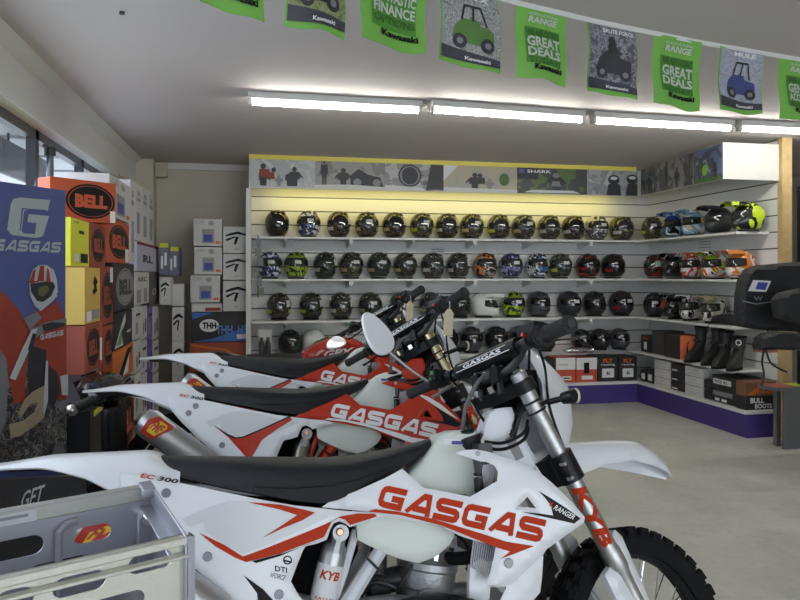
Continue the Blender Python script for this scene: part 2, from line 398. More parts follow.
for i, z in enumerate(SHZ):
    nm = ['top', 'middle', 'third'][i]
    ye = 5.62 if i == 0 else 5.66
    t = thing('helmet_shelf', 'white L-shaped %s shelf of the slat wall carrying helmets' % nm, 'shelf', (FX, FY, z), 0, 'slat wall shelves')
    obj('shelf_board', MB().box((LX+.01-FX, 0, -.022), (SLX-FX, SLY-FY, 0)).box((0, ye-FY, -.022), (SLX-FX, 0, 0)), WHITEP, t)
    for k in range(6):
        x = LX+.35+k*.68-FX
        obj('bracket', MB().add([(x-.012, .35, -.022), (x+.012, .35, -.022), (x+.012, .35, -.1), (x-.012, .35, -.1), (x-.012, .06, -.022), (x+.012, .06, -.022), (x+.012, .06, -.04), (x-.012, .06, -.04)], [(0,1,2,3),(4,7,6,5),(0,4,5,1),(3,2,6,7),(0,3,7,4),(1,5,6,2)]), WHITEP, t)
        if k % 2 == 1: obj('price_card', MB().box((x-.02, -.003, -.07), (x+.02, 0, -.022)), CARD, t)
t = thing('low_shelf', 'low white shelf on the back slat wall with black helmets behind the bikes', 'shelf', (1.3, SLY, .585), 0)
obj('shelf_board', MB().box((-1.36, -.33, -.022), (1.5, 0, 0)), WHITEP, t)
t = thing('boot_shelf', 'low white shelf on the right slat wall carrying black boots', 'shelf', (SLX, 6.5, .575), 0)
obj('shelf_board', MB().box((-.35, -.82, -.022), (0, 1.1, 0)), WHITEP, t)
# sale card hanging on the wall
q = onY(438, 253, SLY-.012); o = obj('price_notice', MB().box((q[0]-.075, SLY-.012, q[2]-.06), (q[0]+.075, SLY-.008, q[2]+.06)), CARD); tag(o, 'small white notice card on the slat wall between top and middle shelves', 'card')
for k in range(4): obj('print', MB().box((q[0]-.06, SLY-.0135, q[2]+.035-k*.025), (q[0]+.06, SLY-.012, q[2]+.043-k*.025)), GINK, o)
q = onX(705, 243, SLX-.012); o = obj('price_notice', MB().box((SLX-.014, q[1]-.12, q[2]-.07), (SLX-.010, q[1]+.12, q[2]+.07)), SLAT); tag(o, 'white notice card under the right-hand top shelf', 'card')
for k in range(4): obj('print', MB().box((SLX-.0155, q[1]-.1, q[2]+.04-k*.03), (SLX-.014, q[1]+.1, q[2]+.048-k*.03)), GINK, o)

# header pelmet
hd = thing('header_pelmet', 'white boxed pelmet with a yellow top edge above the helmet wall', 'pelmet', (FX, FY, 2.35))
T0 = CEIL-.045
vs = [(LX-.02-FX, 0, -.008), (0, 0, 0), (-.22, RY-.02-FY, -.05), (SLX+.06-FX, RY-.02-FY, -.05), (SLX-FX, SLY-FY, 0), (LX-.02-FX, SLY-FY, -.008)]
tp = [(x, y, (T0-2.35) if y > -1 else 2.625-2.35) for x, y, _ in vs]; n = 6
fr = MB().add([vs[i] for i in range(6)]+tp, [(0,1,7,6),(1,2,8,7)]+[(1,0,10+1-6,10-6)][:0])
def wallstrip(a, b, za0, za1, zb0, zb1, th):
    a = Vector(a); b = Vector(b); d = (b-a).normalized(); nn = Vector((d.y, -d.x))*th   # thickness towards the viewer's right of a->b
    pts = [(a.x, a.y, za0), (b.x, b.y, zb0), (b.x, b.y, zb1), (a.x, a.y, za1)]
    return MB().add(pts+[(x-nn.x, y-nn.y, z) for x, y, z in pts], [(0,1,2,3),(7,6,5,4),(0,4,5,1),(1,5,6,2),(2,6,7,3),(3,7,4,0)])
A = (LX-.02-FX, 0); B = (0, 0); D = (-.22, RY-.02-FY); E2 = (SLX+.06-FX, RY-.02-FY)
obj('front_board', merge(wallstrip(A, B, -.008, T0-2.35, 0, T0-2.35, .016), wallstrip(B, D, 0, T0-2.35, -.05, .275, .016)), WHITEP, hd)
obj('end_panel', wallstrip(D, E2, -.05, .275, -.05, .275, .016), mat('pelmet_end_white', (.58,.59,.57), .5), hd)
obj('yellow_edge', merge(wallstrip((A[0], -.012), (B[0]-.02, -.012), T0-2.35, CEIL-2.35, T0-2.35, CEIL-2.35, .02)), YELLOW, hd)

# posters on the header: each its own print
def hp(px): q = onY(px, 180, FY); return q[0]
def hy(px): # along the right-hand header face
    d = ray(px, 180); a = np.array([FX, FY]); b = np.array([FX-.22, RY-.02]); M2 = np.array([[d[0], -(b-a)[0]], [d[1], -(b-a)[1]]]); return np.linalg.solve(M2, a)[1]
def rider(cx, s, y0=.0): # silhouettes of riders on motorcycles
    return [[(cx-.05*s, y0+.05), (cx+.05*s, y0+.05), (cx+.06*s, y0+.38*s), (cx-.06*s, y0+.38*s)], [(cx-.10*s, y0+.36*s), (cx+.10*s, y0+.36*s), (cx+.08*s, y0+.68*s), (cx-.08*s, y0+.68*s)],
            ell(cx, y0+.78*s, .045*s, .11*s, 10), [(cx-.17*s, y0+.38*s), (cx-.1*s, y0+.45*s), (cx-.06*s, y0+.64*s), (cx-.1*s, y0+.62*s)], [(cx+.17*s, y0+.38*s), (cx+.1*s, y0+.45*s), (cx+.06*s, y0+.64*s), (cx+.1*s, y0+.62*s)]]
def man(cx, s, y0=.1):
    return [[(cx-.03*s, y0), (cx-.005*s, y0), (cx, y0+.42*s), (cx-.035*s, y0+.42*s)], [(cx+.005*s, y0), (cx+.03*s, y0), (cx+.035*s, y0+.42*s), (cx, y0+.42*s)],
            [(cx-.055*s, y0+.4*s), (cx+.055*s, y0+.4*s), (cx+.045*s, y0+.76*s), (cx-.045*s, y0+.76*s)], ell(cx, y0+.84*s, .022*s, .07*s, 10)]
SIL = mat('print_dark', (.035, .035, .045), .5); SILR = mat('print_dull_red', (.25, .03, .02), .5); SILG = mat('print_grey', (.22, .23, .25), .5); SILW = mat('print_white', (.62, .64, .66), .5); SILN = mat('print_green', (.06, .16, .03), .5)
posters = [
 (250, 315, 'pale snowy photo print of red and black riders at the pelmet left end', ((.50,.52,.53),(.42,.44,.46),(.58,.6,.6)), [(SILR, [rider(.22,.95)[1], rider(.30,.8)[1]]), (SIL, [rider(.20,.95)[0], rider(.20,.95)[2], rider(.36,.8)[2], rider(.22,.6)[3], rider(.22,.6)[4]]), (SILG, rider(.44,.5)), (SIL, rider(.68,.85)+rider(.60,.7)[:2])]),
 (315, 385, 'grey photo print of a standing man and a seated rider on the pelmet', ((.30,.30,.30),(.20,.20,.20),(.45,.45,.44)), [(SIL, man(.13, 1, .12)+rider(.40,.8,.05)+[[(.5,.1),(.98,.1),(.93,.45),(.75,.55),(.62,.75),(.5,.5)]]), (SILG, [ell(.60,.25,.06,.14,12), ell(.88,.25,.06,.14,12)]), (SILW, [[(0,0),(1,0),(1,.1),(.5,.16),(0,.12)]])]),
 (385, 443.5, 'grey close-up photo print of a round headlamp', ((.42,.42,.43),(.25,.25,.26),(.12,.12,.13)), [(SIL, [ell(.42,.55,.20,.42,24)]+[[(.7,.05),(1,.05),(1,1),(.78,1)]]), (SILG, ringpoly(.42,.55,.17,.36,.03)), (SILW, [[(.0,0),(.7,0),(.6,.12),(0,.18)]])]),
 (443.5, 517, 'sandy photo print of a rider couple beside a motorcycle on the pelmet', ((.42,.38,.28),(.35,.36,.34),(.50,.47,.38)), [(SILW, [[(0,.4),(.2,1),(0,1)]]), (SIL, rider(.42,.8,.02)+rider(.49,.75,.05)[1:3]), (SILG, rider(.62,.55,.05)), (SILN, [ell(.82,.5,.07,.25,14)]), (SILW, [[(0,0),(1,0),(1,.12),(0,.16)]])]),
 (517, 587, 'dark green photo print marked SHARK on the pelmet', ((.06,.07,.07),(.10,.16,.06),(.16,.22,.12)), [(SIL, rider(.55,.95,.02)+[[(0,.55),(.3,.55),(.3,1),(0,1)]]), (SILG, [ell(.55,.72,.05,.10,12), [(.48,.3),(.62,.3),(.6,.5),(.5,.5)]]), (SILW, [[(.1,.04),(.9,.04),(.8,.14),(.2,.14)]])]),
 (587, 640, 'grey sky photo print of two helmeted riders by the pelmet corner', ((.38,.40,.42),(.28,.29,.31),(.5,.52,.53)), [(SIL, [ell(.50,.62,.11,.2,14), ell(.85,.66,.11,.2,14), [(.36,.0),(.64,.0),(.62,.45),(.40,.45)], [(.72,0),(1,0),(.98,.48),(.76,.48)]]), (SILG, rider(.18,.5)), (SILW, [ell(.5,.68,.07,.07,10), ell(.85,.72,.07,.07,10)])]),
]
def put_poster(nm, l, place, cols, shapes, seed, extra=None):
    g = graphic('poster_ground_%d' % seed, cols, 5, .4, seed)
    o = obj('photo_print', skin([rect(0,0,1,1)], lambda u, v: place(u, v, .0015), .2), g)
    o2 = o; tag(o, l, 'poster', 'photo prints along the pelmet')
    for i, (m_, ps) in enumerate(shapes): obj('picture_figure', merge(*[skin([q_], lambda u, v, i=i, j=j: place(u, v, .0022+.0012*i+.00012*j), .15) for j, q_ in enumerate(ps)]), m_, o)
    if extra: extra(o)
    return o
for i, (a, b, l, cols, sh) in enumerate(posters):
    xa, xb = hp(a), hp(b)
    pl = lambda u, v, e, xa=xa, xb=xb: (xa+(xb-xa)*u, FY-e, 2.352+.285*v)
    def ex(o, pl=pl):
        obj('lettering', textmesh('SHARK', lambda u, v: pl(.14+.34*u, .80+.12*v, .0065), bold=.02), WINK, o)
        obj('logo_mark', skin([[(.03,.78),(.10,.78),(.10,.94),(.03,.94)]], lambda u, v: pl(u, v, .005), .5), mat('shark_blue', (.08,.10,.35), .4), o)
    put_poster('p', l, pl, cols, sh, i+1, ex if i == 4 else None)
rp = [(641, 658, 'dark photo print of riders next to the pelmet corner, right side', ((.05,.05,.06),(.12,.13,.15),(.25,.25,.26)), [(SIL, rider(.5,.9)), (SILG, rider(.75,.5))]),
      (658, 684, 'grey photo print of walking riders on the right pelmet', ((.22,.22,.23),(.10,.10,.11),(.40,.40,.41)), [(SIL, man(.35,1,.1)+rider(.75,.8))]),
      (684, 696, 'narrow dark photo print of a standing rider on the right pelmet', ((.12,.12,.13),(.05,.05,.05),(.3,.3,.3)), [(SIL, man(.5,1.0,.05)), (SILG, man(.8,.8,.1))]),
      (696, 723, 'blue and green photo print of a race bike at the right pelmet end', ((.10,.14,.28),(.06,.07,.10),(.25,.28,.38)), [(SILN, rider(.35,.7)), (mat('print_lime', (.2,.5,.05), .5), [ell(.35,.35,.10,.16,12)]), (SIL, rider(.72,.6)), (SILN, [[(0,0),(1,0),(1,.08),(0,.14)]])])]
for i, (a, b, l, cols, sh) in enumerate(rp):
    ta, tb = hy(a), hy(b)
    def pl(u, v, e, ta=ta, tb=tb):
        t = ta+(tb-ta)*u; z0 = 2.352-.05*t; z1 = T0*(1-t)+2.622*t; return (FX-.22*t-e*1.0, FY+(RY-.02-FY)*t, z0+(z1-z0)*v)
    put_poster('p', l, pl, cols, sh, i+11)

# ================================================================== HELMETS
def sphere_patch(a0, a1, e0, e1, na, ne, fn):
    vs = [fn(a0+(a1-a0)*i/na, e0+(e1-e0)*j/ne) for j in range(ne+1) for i in range(na+1)]
    fs = [(j*(na+1)+i, j*(na+1)+i+1, (j+1)*(na+1)+i+1, (j+1)*(na+1)+i) for j in range(ne) for i in range(na)]
    return vs, fs
HZC = .135
def hsurf(az, el, off=0, mx=False):
    """az 0 = front (-Y). full-face shell about .25 wide, .26 high, .33 deep"""
    c = cos(el); s = sin(el)
    if el < 0: c = c**.55
    rx = .122; ry = .150; rz = .125
    x = rx*c*sin(az); y = -ry*c*cos(az); z = rz*s
    fr = max(0, cos(az))
    if el < 0:   # jaw: stays wide, projects at the chin
        k = min(1, -el/1.0); x *= 1+.02*k; y *= 1+(.16*fr-.04)*k
        if mx: y -= .075*fr**3*k**.7*c
    else: y *= 1.0+.05*(1-fr)
    if mx: x *= .97
    n = Vector((x/rx**2, y/ry**2, z/rz**2)).normalized()
    p = Vector((x, y, z+HZC)) + n*off
    return (p.x, p.y, max(p.z, .0+max(0, off)*.1))
def closed_shell(mx=False):
    mb = MB(); N = 28; rg = []
    for j in range(15):
        el = -1.12+(pi/2+1.12)*j/14; el = min(el, pi/2-.001)
        rg.append([hsurf(2*pi*i/N, el, 0, mx) for i in range(N)])
    return mb.rings(rg)
def thick_patch(a0, a1, e0, e1, na, ne, o0, o1, mx=False, shape=None):
    f1 = lambda a, e: hsurf(a, shape(a, e) if shape else e, o1, mx); f0 = lambda a, e: hsurf(a, shape(a, e) if shape else e, o0, mx)
    v1, q1 = sphere_patch(a0, a1, e0, e1, na, ne, f1); v0, q0 = sphere_patch(a0, a1, e0, e1, na, ne, f0); n = len(v1)
    mb = MB().add(v1+v0, q1+[tuple(i+n for i in reversed(q)) for q in q0]); W = na+1
    bd = [i for i in range(W)]+[j*W+na for j in range(1, ne+1)]+[ne*W+i for i in range(na-1, -1, -1)]+[j*W for j in range(ne-1, 0, -1)]
    mb.f += [(bd[(k+1) % len(bd)], bd[k], bd[k]+n, bd[(k+1) % len(bd)]+n) for k in range(len(bd))]; return mb
vsh = lambda a, e: e*(1-.35*abs(a/1.35)**3)+.12*abs(a/1.35)**2
ME = {}
ME['shell'] = closed_shell().mesh(60); ME['mxshell'] = closed_shell(True).mesh(60)
ME['visor'] = thick_patch(-1.35, 1.35, -.16, .50, 18, 6, -.004, .004, shape=vsh).mesh(60)
ME['mxvisor'] = thick_patch(-1.15, 1.15, -.22, .42, 16, 6, -.004, .003, True, shape=vsh).mesh(60)
ME['goggle'] = thick_patch(-.85, .85, -.12, .30, 14, 5, -.002, .012, True, shape=vsh).mesh(60)
ME['trim'] = MB().rings([[hsurf(2*pi*i/28, -1.12, o)[:2]+(z,) for i in range(28)] for o, z in ((.004, .0), (.005, .014), (-.01, .016), (-.012, 0))], loop=True).mesh(50)
ME['vent'] = merge(thick_patch(-.22, .22, -.62, -.48, 6, 2, -.002, .006), thick_patch(-.62, -.36, -.60, -.44, 4, 2, -.002, .005), thick_patch(.36, .62, -.60, -.44, 4, 2, -.002, .005)).mesh(50)
ME['topvent'] = merge(thick_patch(-.16, .16, .78, .98, 4, 3, -.002, .010), thick_patch(-.9, -.55, .72, .95, 4, 3, -.002, .009), thick_patch(.55, .9, .72, .95, 4, 3, -.002, .009)).mesh(50)
ME['sticker'] = thick_patch(-.22, .30, .05, .30, 5, 3, .004, .0052, shape=vsh).mesh(50)
ME['sidetag'] = thick_patch(.55, 1.0, -.1, .42, 5, 3, .004, .0055, shape=vsh).mesh(50)
ME['band'] = merge(*[thick_patch(a, a+.16, .62, 1.25, 3, 5, -.001, .002) for a in (-.75, .59)]+[thick_patch(-1.5, -.8, -.55, -.28, 6, 3, -.001, .002), thick_patch(.8, 1.5, -.55, -.28, 6, 3, -.001, .002)]).mesh(50)
def peak():
    mb = MB(); rg = []
    for i in range(9):
        t = i/8; y = -.05-.22*t; w = .092-.020*t+.012*sin(pi*t); z = .247+.030*t-.03*t*t
        rg.append([(-w, y, z-.030), (-w*.8, y, z+.002), (0, y, z+.012), (w*.8, y, z+.002), (w, y, z-.030), (w*.8, y+.002, z-.004), (0, y, z+.006), (-w*.8, y+.002, z-.004)])
    return mb.rings(rg)
ME['peak'] = peak().mesh(40)
def G(n, cols, sc=14, seed=0, kind='noise', cuts=None): return graphic('helmet_'+n, cols, sc, .22, seed, kind, cuts)
K = (.015,.015,.018)
SH = {
 'black': mat('helmet_gloss_black', K, .15, coat=.5), 'matte': mat('helmet_matte_black', (.03,.03,.035), .5), 'grey': mat('helmet_dark_grey', (.07,.07,.08), .35),
 'white': mat('helmet_white', (.70,.72,.70), .25, coat=.4),
 'gold': G('gold', [K,(.26,.20,.08),K,(.42,.38,.28),K], 16, 1, cuts=[0,.46,.48,.57,.585]), 'gold2': G('gold2', [K,(.34,.32,.08),K,(.45,.45,.40),(.03,.03,.04)], 19, 4, cuts=[0,.46,.485,.56,.58]),
 'bronze': G('bronze', [K,(.20,.09,.05),K,(.38,.36,.28),K], 15, 7, cuts=[0,.45,.48,.57,.585]), 'silverline': G('silverline', [K,(.34,.34,.32),K,(.05,.05,.055)], 17, 9, cuts=[0,.47,.5,.6]),
 'blue': G('blue', [(.70,.70,.72),(.05,.08,.35),K,(.65,.65,.68)], 11, 3), 'neon': G('neon', [(.45,.62,.03),K,(.45,.62,.03),K], 16, 6, 'wave'), 'neonfull': mat('helmet_neon', (.52,.70,.02), .25, coat=.3),
 'green': G('green', [K,(.05,.12,.03),K,(.30,.36,.25),K], 13, 5, cuts=[0,.44,.48,.57,.585]), 'orange': G('orange', [K,(.55,.16,.02),(.30,.32,.34),K], 9, 8),
 'purple': G('purple', [K,(.10,.09,.30),(.40,.42,.55),K], 15, 2), 'bwhite': G('bwhite', [(.04,.10,.30),(.70,.72,.74),K,(.60,.62,.65)], 10, 11), 'silver': G('silver', [(.50,.50,.48),(.10,.10,.10),(.60,.60,.58)], 9, 12),
 'red': G('red', [K,(.28,.03,.02),K,(.12,.03,.03)], 7, 13, cuts=[0,.45,.52,.6]), 'mxred': G('mxred', [(.62,.64,.66),(.55,.05,.02),(.66,.66,.64),K], 6, 14), 'mxorange': G('mxorange', [(.62,.20,.03),(.66,.64,.60),(.50,.05,.02),(.10,.20,.45)], 6, 15),
 'mxgreen': G('mxgreen', [(.32,.58,.03),(.60,.10,.02),(.68,.70,.66),K], 6, 16), 'mxblue': G('mxblue', [(.05,.07,.30),(.15,.30,.55),(.70,.72,.75),K], 5.5, 17), 'mxsky': G('mxsky', [(.30,.52,.66),(.68,.72,.76),(.16,.36,.52),(.55,.40,.18)], 5.5, 18),
 'mxwhite': G('mxwhite', [(.62,.62,.60),K,(.66,.66,.66),(.30,.06,.04)], 5.5, 19), 'mxgold': G('mxgold', [(.44,.38,.26),(.60,.58,.52),K,(.45,.42,.34)], 5.5, 20), 'neonk': G('neonk', [(.52,.70,.02),K,(.56,.74,.03)], 6, 21)}
VIS = mat('smoked_visor', (.01,.01,.012), .06, coat=1); VISC = mat('iridium_visor', (.035,.04,.04), .08, .3, coat=1); LINER = mat('helmet_lining', (.02,.02,.02), .9); STK = mat('price_sticker', (.60,.60,.60), .6)
protos = {}
def helmet(style, pos, yaw, label, group, mx=False, visor=True, tagged=True, neonband=None, scale=1.0):
    key = (style, mx, visor, tagged, neonband)
    if key not in protos:
        r = thing('motocross_helmet' if mx else ('open_face_helmet' if not visor and style == 'white' else 'full_face_helmet'), label, 'helmet', pos, yaw, group)
        obj('helmet_shell', ME['mxshell' if mx else 'shell'], SH[style], r)
        if mx:
            obj('face_opening', ME['mxvisor'], LINER, r); obj('goggles', ME['goggle'], VISC, r); pk = obj('peak', ME['peak'], SH[style], r)
        else: obj('visor', ME['visor'], VIS if (visor and style in ('black','matte','red','grey','neonfull','bronze')) else VISC if visor else LINER, r)
        obj('neck_trim', ME['trim'], LINER, r); obj('chin_vent', ME['vent'], DARKM, r)
        if not mx: obj('top_vent', ME['topvent'], DARKM if style != 'neonfull' else GLOSSB, r)
        if neonband: obj('colour_band', ME['band'], neonband, r)
        if tagged: obj('price_sticker', ME['sticker'] if len(protos) % 2 or mx else ME['sidetag'], STK, r)
        protos[key] = r
    else:
        s = protos[key]; r = s.copy(); C.objects.link(r)
        for ch in s.children:
            c = ch.copy(); C.objects.link(c); c.parent = r
        r['label'] = label; r['group'] = group; r.location = pos; r.rotation_euler = (0, 0, yaw)
    r.scale = (scale*.97, scale, scale*1.05)
    return r
ordn = ['first', 'second', 'third', 'fourth', 'fifth', 'sixth', 'seventh', 'eighth', 'ninth', 'tenth', 'eleventh', 'twelfth', 'thirteenth', 'fourteenth', 'fifteenth', 'sixteenth']
desc = {'black': 'gloss black', 'matte': 'matte black', 'grey': 'dark grey', 'white': 'white', 'gold': 'black and gold patterned', 'gold2': 'black and yellow-gold patterned', 'bronze': 'black and bronze patterned', 'silverline': 'black helmet-grey lined',
 'blue': 'white, blue and black', 'neon': 'neon yellow and black striped', 'neonfull': 'plain neon yellow', 'green': 'black and green patterned', 'orange': 'orange and grey', 'purple': 'black and violet patterned', 'bwhite': 'blue, white and black', 'silver': 'silver and black', 'red': 'black and dark red'}
desc['silverline'] = 'black and silver lined'
def row(xs, z, nm, group, Yc=7.50):
    for i, (px, st, *rest) in enumerate(xs):
        kw = rest[0] if rest else {}
        q = onY(px, 270, Yc); yaw = kw.pop('yaw', random.uniform(-.12, .12)+.12); kw.setdefault('scale', 1.07)
        l = kw.pop('label', None) or '%s full-face helmet, %s from the left on the %s shelf' % (desc[st], ordn[i], nm)
        helmet(st, (q[0], Yc, z), yaw, l, group, **kw)
GB = mat('gold_line', (.38, .33, .16), .3); YB2 = mat('yellow_line', (.42, .48, .05), .3); SB = mat('silver_line', (.45, .45, .44), .3); WB2 = mat('white_line', (.62,.62,.64), .3); PB = mat('lilac_line', (.3,.3,.5), .3)
row([(277,'black',{'tagged':False}),(308.5,'blue',{'neonband':WB2}),(338.7,'bronze',{'neonband':SB}),(366.7,'gold',{'neonband':GB}),(394,'bronze',{'neonband':GB}),(421.5,'gold2',{'neonband':YB2}),(447,'gold',{'neonband':SB}),(471.5,'gold2',{'neonband':GB}),(498.7,'gold',{'neonband':YB2}),(523,'silverline',{'neonband':GB}),
     (549,'silverline',{'neonband':SB}),(573,'bronze',{'neonband':SB}),(596,'silver',{}),(621,'gold2',{'neonband':SB})], SHZ[0], 'top', 'helmets on the top shelf')
row([(270,'blue',{'neonband':WB2}),(296,'neon',{'neonband':YB2}),(325,'green',{'neonband':SB}),(351,'gold2',{'neonband':GB}),(378.7,'green',{'neonband':GB}),(405,'gold',{'neonband':GB}),(432.5,'silverline',{'neonband':SB}),(458,'gold',{'neonband':SB}),(485,'orange',{}),(510.7,'purple',{'neonband':PB}),
     (537,'bwhite',{'neonband':WB2}),(560,'silverline',{'neonband':YB2}),(587.5,'red',{'tagged':False}),(612.5,'black',{'tagged':False,'neonband':mat('red_line',(.25,.02,.02),.3)})], SHZ[1], 'middle', 'helmets on the middle shelf')
row([(279,'gold',{'neonband':YB2}),(311,'green',{'neonband':YB2}),(341,'gold2',{'neonband':SB}),(370,'green',{'neonband':GB}),(401,'gold',{'neonband':GB}),(430,'silverline',{'neonband':GB}),(460,'black',{'tagged':False}),
     (513,'neonfull',{'label':'plain neon yellow full-face helmet on the third shelf above the nearest handlebar'}),(538.5,'grey',{}),(569,'matte',{}),(594,'black',{}),(621,'matte',{'neonband':mat('red_line',(.25,.02,.02),.3)})], SHZ[2], 'third', 'helmets on the third shelf')
q = onY(483, 305, 7.5); helmet('white', (q[0], 7.50, SHZ[2]), .9, 'white motocross helmet with a big white peak on the third shelf', 'helmets on the third shelf', mx=True)
row([(290,'black',{'tagged':False}),(314,'white',{'visor':False,'yaw':2.9,'tagged':False,'label':'plain white open-face helmet on the low shelf behind the bikes'}),(420,'matte',{'tagged':False}),(446,'black',{'tagged':False}),(471,'grey',{'tagged':False}),(496,'black',{'tagged':False}),(521,'grey',{'tagged':False})], .585, 'low', 'helmets on the low back shelf')
row([(545,'matte',{'tagged':False,'scale':.9}),(581,'black',{'tagged':False,'scale':.9}),(600,'matte',{'tagged':False,'scale':.9}),(619,'grey',{'tagged':False,'scale':.9})], .585, 'low', 'helmets on top of the boot boxes')
for o, l in zip([o for o in C.objects if o.get('group') == 'helmets on top of the boot boxes'], ('matte black helmet on the low shelf end beneath the nearest throttle grip', 'gloss black helmet on the red and white boot boxes', 'matte black helmet on the left of two black boot boxes', 'dark grey helmet on the right of two black boot boxes')): o['label'] = l
# right-hand return wall: seen from the side
def rrow(xs, z, group, X=4.43):
    for px, st, mx, yaw, l, kw in xs:
        q = onX(px, 270, X); helmet(st, (X, q[1], z), yaw, l, group, mx=mx, **kw)
R = -pi/2
rrow([(652,'gold2',False,-.45,'black and yellow helmet in the corner of the top shelf',{'neonband':YB2}),(675,'mxblue',True,R+.5,'dark blue and white motocross helmet on the right top shelf',{}),(695,'mxsky',True,R+.4,'sky blue and white motocross helmet on the right top shelf',{}),
      (719,'matte',True,R+.35,'matte black motocross helmet on the right top shelf',{}),(749,'neonk',True,R+.1,'neon yellow and black helmet at the right end of the top shelf',{})], SHZ[0], 'helmets on the right top shelf')
rrow([(655,'red',False,R+.6,'black and dark red helmet in the corner of the middle shelf',{}),(674,'black',True,R+.6,'black motocross helmet next to the corner of the middle shelf',{}),(693,'mxred',True,R+.5,'red and white motocross helmet on the right middle shelf',{}),
      (715,'mxgreen',True,R+.4,'lime green and red motocross helmet on the right middle shelf',{}),(741,'mxorange',True,R+.3,'orange, red and white motocross helmet at the middle shelf right end',{})], SHZ[1], 'helmets on the right middle shelf')
rrow([(654,'matte',False,-.5,'dark helmet with a price tag in the corner of the third shelf',{}),(676,'black',True,R+.5,'black motocross helmet on the right third shelf',{}),(691,'mxwhite',True,R+.6,'white and black motocross helmet on the right third shelf',{}),
      (714,'mxgold',True,R+.4,'cream and white motocross helmet on the right third shelf',{})], SHZ[2], 'helmets on the right third shelf')

# ================================================================== BOXES
def box(a, b, z0, z1, depth, m, label, group=None, prints=(), side=(), name='carton', cat='box', lid=False):
    """a, b: floor points of the left and right lower corners of the printed face (seen from the camera)"""
    a = Vector(a[:2]); b = Vector(b[:2]); w = (b-a).length; an = atan2(b.y-a.y, b.x-a.x); h = z1-z0
    t = thing(name, label, cat, (a.x, a.y, z0), an, group); t['w'] = w
    obj('box_body', MB().box((0, 0, 0), (w, depth, h)), m, t, bevel=.003)
    if lid: obj('lid_flap', MB().box((-.002, -.002, h-.05), (w+.002, depth+.002, h+.001)), m, t)
    groups = {}
    for kind, mt, arg in prints: groups.setdefault(mt.name, [mt, []])[1].append((kind, arg, 0))
    for kind, mt, arg in side: groups.setdefault(mt.name, [mt, []])[1].append((kind, arg, 1))
    for j, (k, (mt, L)) in enumerate(groups.items()):
        e = .0008+.0006*j; mbs = []
        for kind, arg, sd in L:
            pl = (lambda u, v, e=e: (u*w, -e, v*h)) if not sd else (lambda u, v, e=e: (w+e, u*depth, v*h))
            if kind == 'poly': mbs.append(skin(arg, pl, 5))
            elif kind == 'text': s, u0, v0, u1, v1 = arg[:5]; mbs.append(textmesh(s, lambda u, v, pl=pl: pl(u0+(u1-u0)*u, v0+(v1-v0)*v), bold=arg[5] if len(arg) > 5 else .015))
        obj('lettering' if any(q[0] == 'text' for q in L) else 'print', merge(*mbs), mt, t)
    return t
BR = mat('carton_red', (.50, .085, .03), .55, noise=.06); BRD = mat('carton_brown_red', (.33, .07, .035), .6, noise=.06); BK = mat('carton_black', (.022,.022,.024), .5)
YEL = mat('carton_yellow', (.72,.74,.05), .55); OYE = mat('carton_amber', (.68,.46,.10), .6); LAV = mat('carton_pale_violet', (.50,.50,.62), .6); ORI = mat('orange_ink', (.62,.15,.02), .5); OR2 = mat('carton_orange', (.60,.16,.03), .55)
def bell(m1, m2): return [('poly', m1, [ell(.55, .5, .44, .40)]), ('poly', m2, ringpoly(.55, .5, .40, .36, .015)), ('text', m2, ('BELL', .24, .33, .86, .66, .06))]
# --- left wall: side faces in the plane X = -0.98, receding
PX = -.98
def lw(px0, px1, yt, yb, m, label, prints=(), X=PX, depth=None, zb=None, **k):
    a = onX(px0, 300, X); b = onX(px1, 300, X); z1 = onX(px0, yt, X)[2]; z0 = onX(px0, yb, X)[2] if zb is None else zb
    return box(a, b, z0, z1, min(depth or .28, X-XL-.005) if X <= PX+.2 else (depth or .28), m, label, 'cartons stacked along the side window', prints, **k)
def fb(px0, px1, yt, yb, Y, m, label, group='cartons stacked on the floor by the back wall', prints=(), depth=.28, zb=None, **k):
    a = onY(px0, yt, Y); b = onY(px1, yt, Y); z0 = onY(px0, yb, Y)[2] if zb is None else zb
    return box(a, b, z0, a[2], depth, m, label, group, prints, **k)
def db(px0, za, px1, zb_, yt, yb, depth, m, label, group, prints=(), **k):   # rotated face given by the axial depth of its corners
    a = dep(px0, 275, za); b = dep(px1, 275, zb_); zt = dep(px0, yt, za)[2]; zl = dep(px0, yb, za)[2]
    return box(a, b, zl, zt, depth, m, label, group, prints, **k)
GW = 'cartons stacked along the side window'
whitep = [('poly', GINK, [rect(.30,.10,.72,.62)]), ('poly', BLUEB, [rect(.36,.16,.66,.42)]), ('text', GINK, ('C70', .08,.82,.38,.93)), ('poly', GINK, [ell(.62,.84,.10,.09)]), ('poly', ORI, [rect(.78,.08,.95,.18)])]
gun = [('poly', INK, [[(.10,.62),(.55,.72),(.9,.66),(.9,.72),(.6,.82),(.3,.76),(.1,.68)], [(.15,.45),(.5,.6),(.45,.64),(.1,.52)], [(.5,.3),(.62,.62),(.5,.62),(.42,.36)]]), ('text', GINK, ('AIR', .45,.12,.62,.19))]
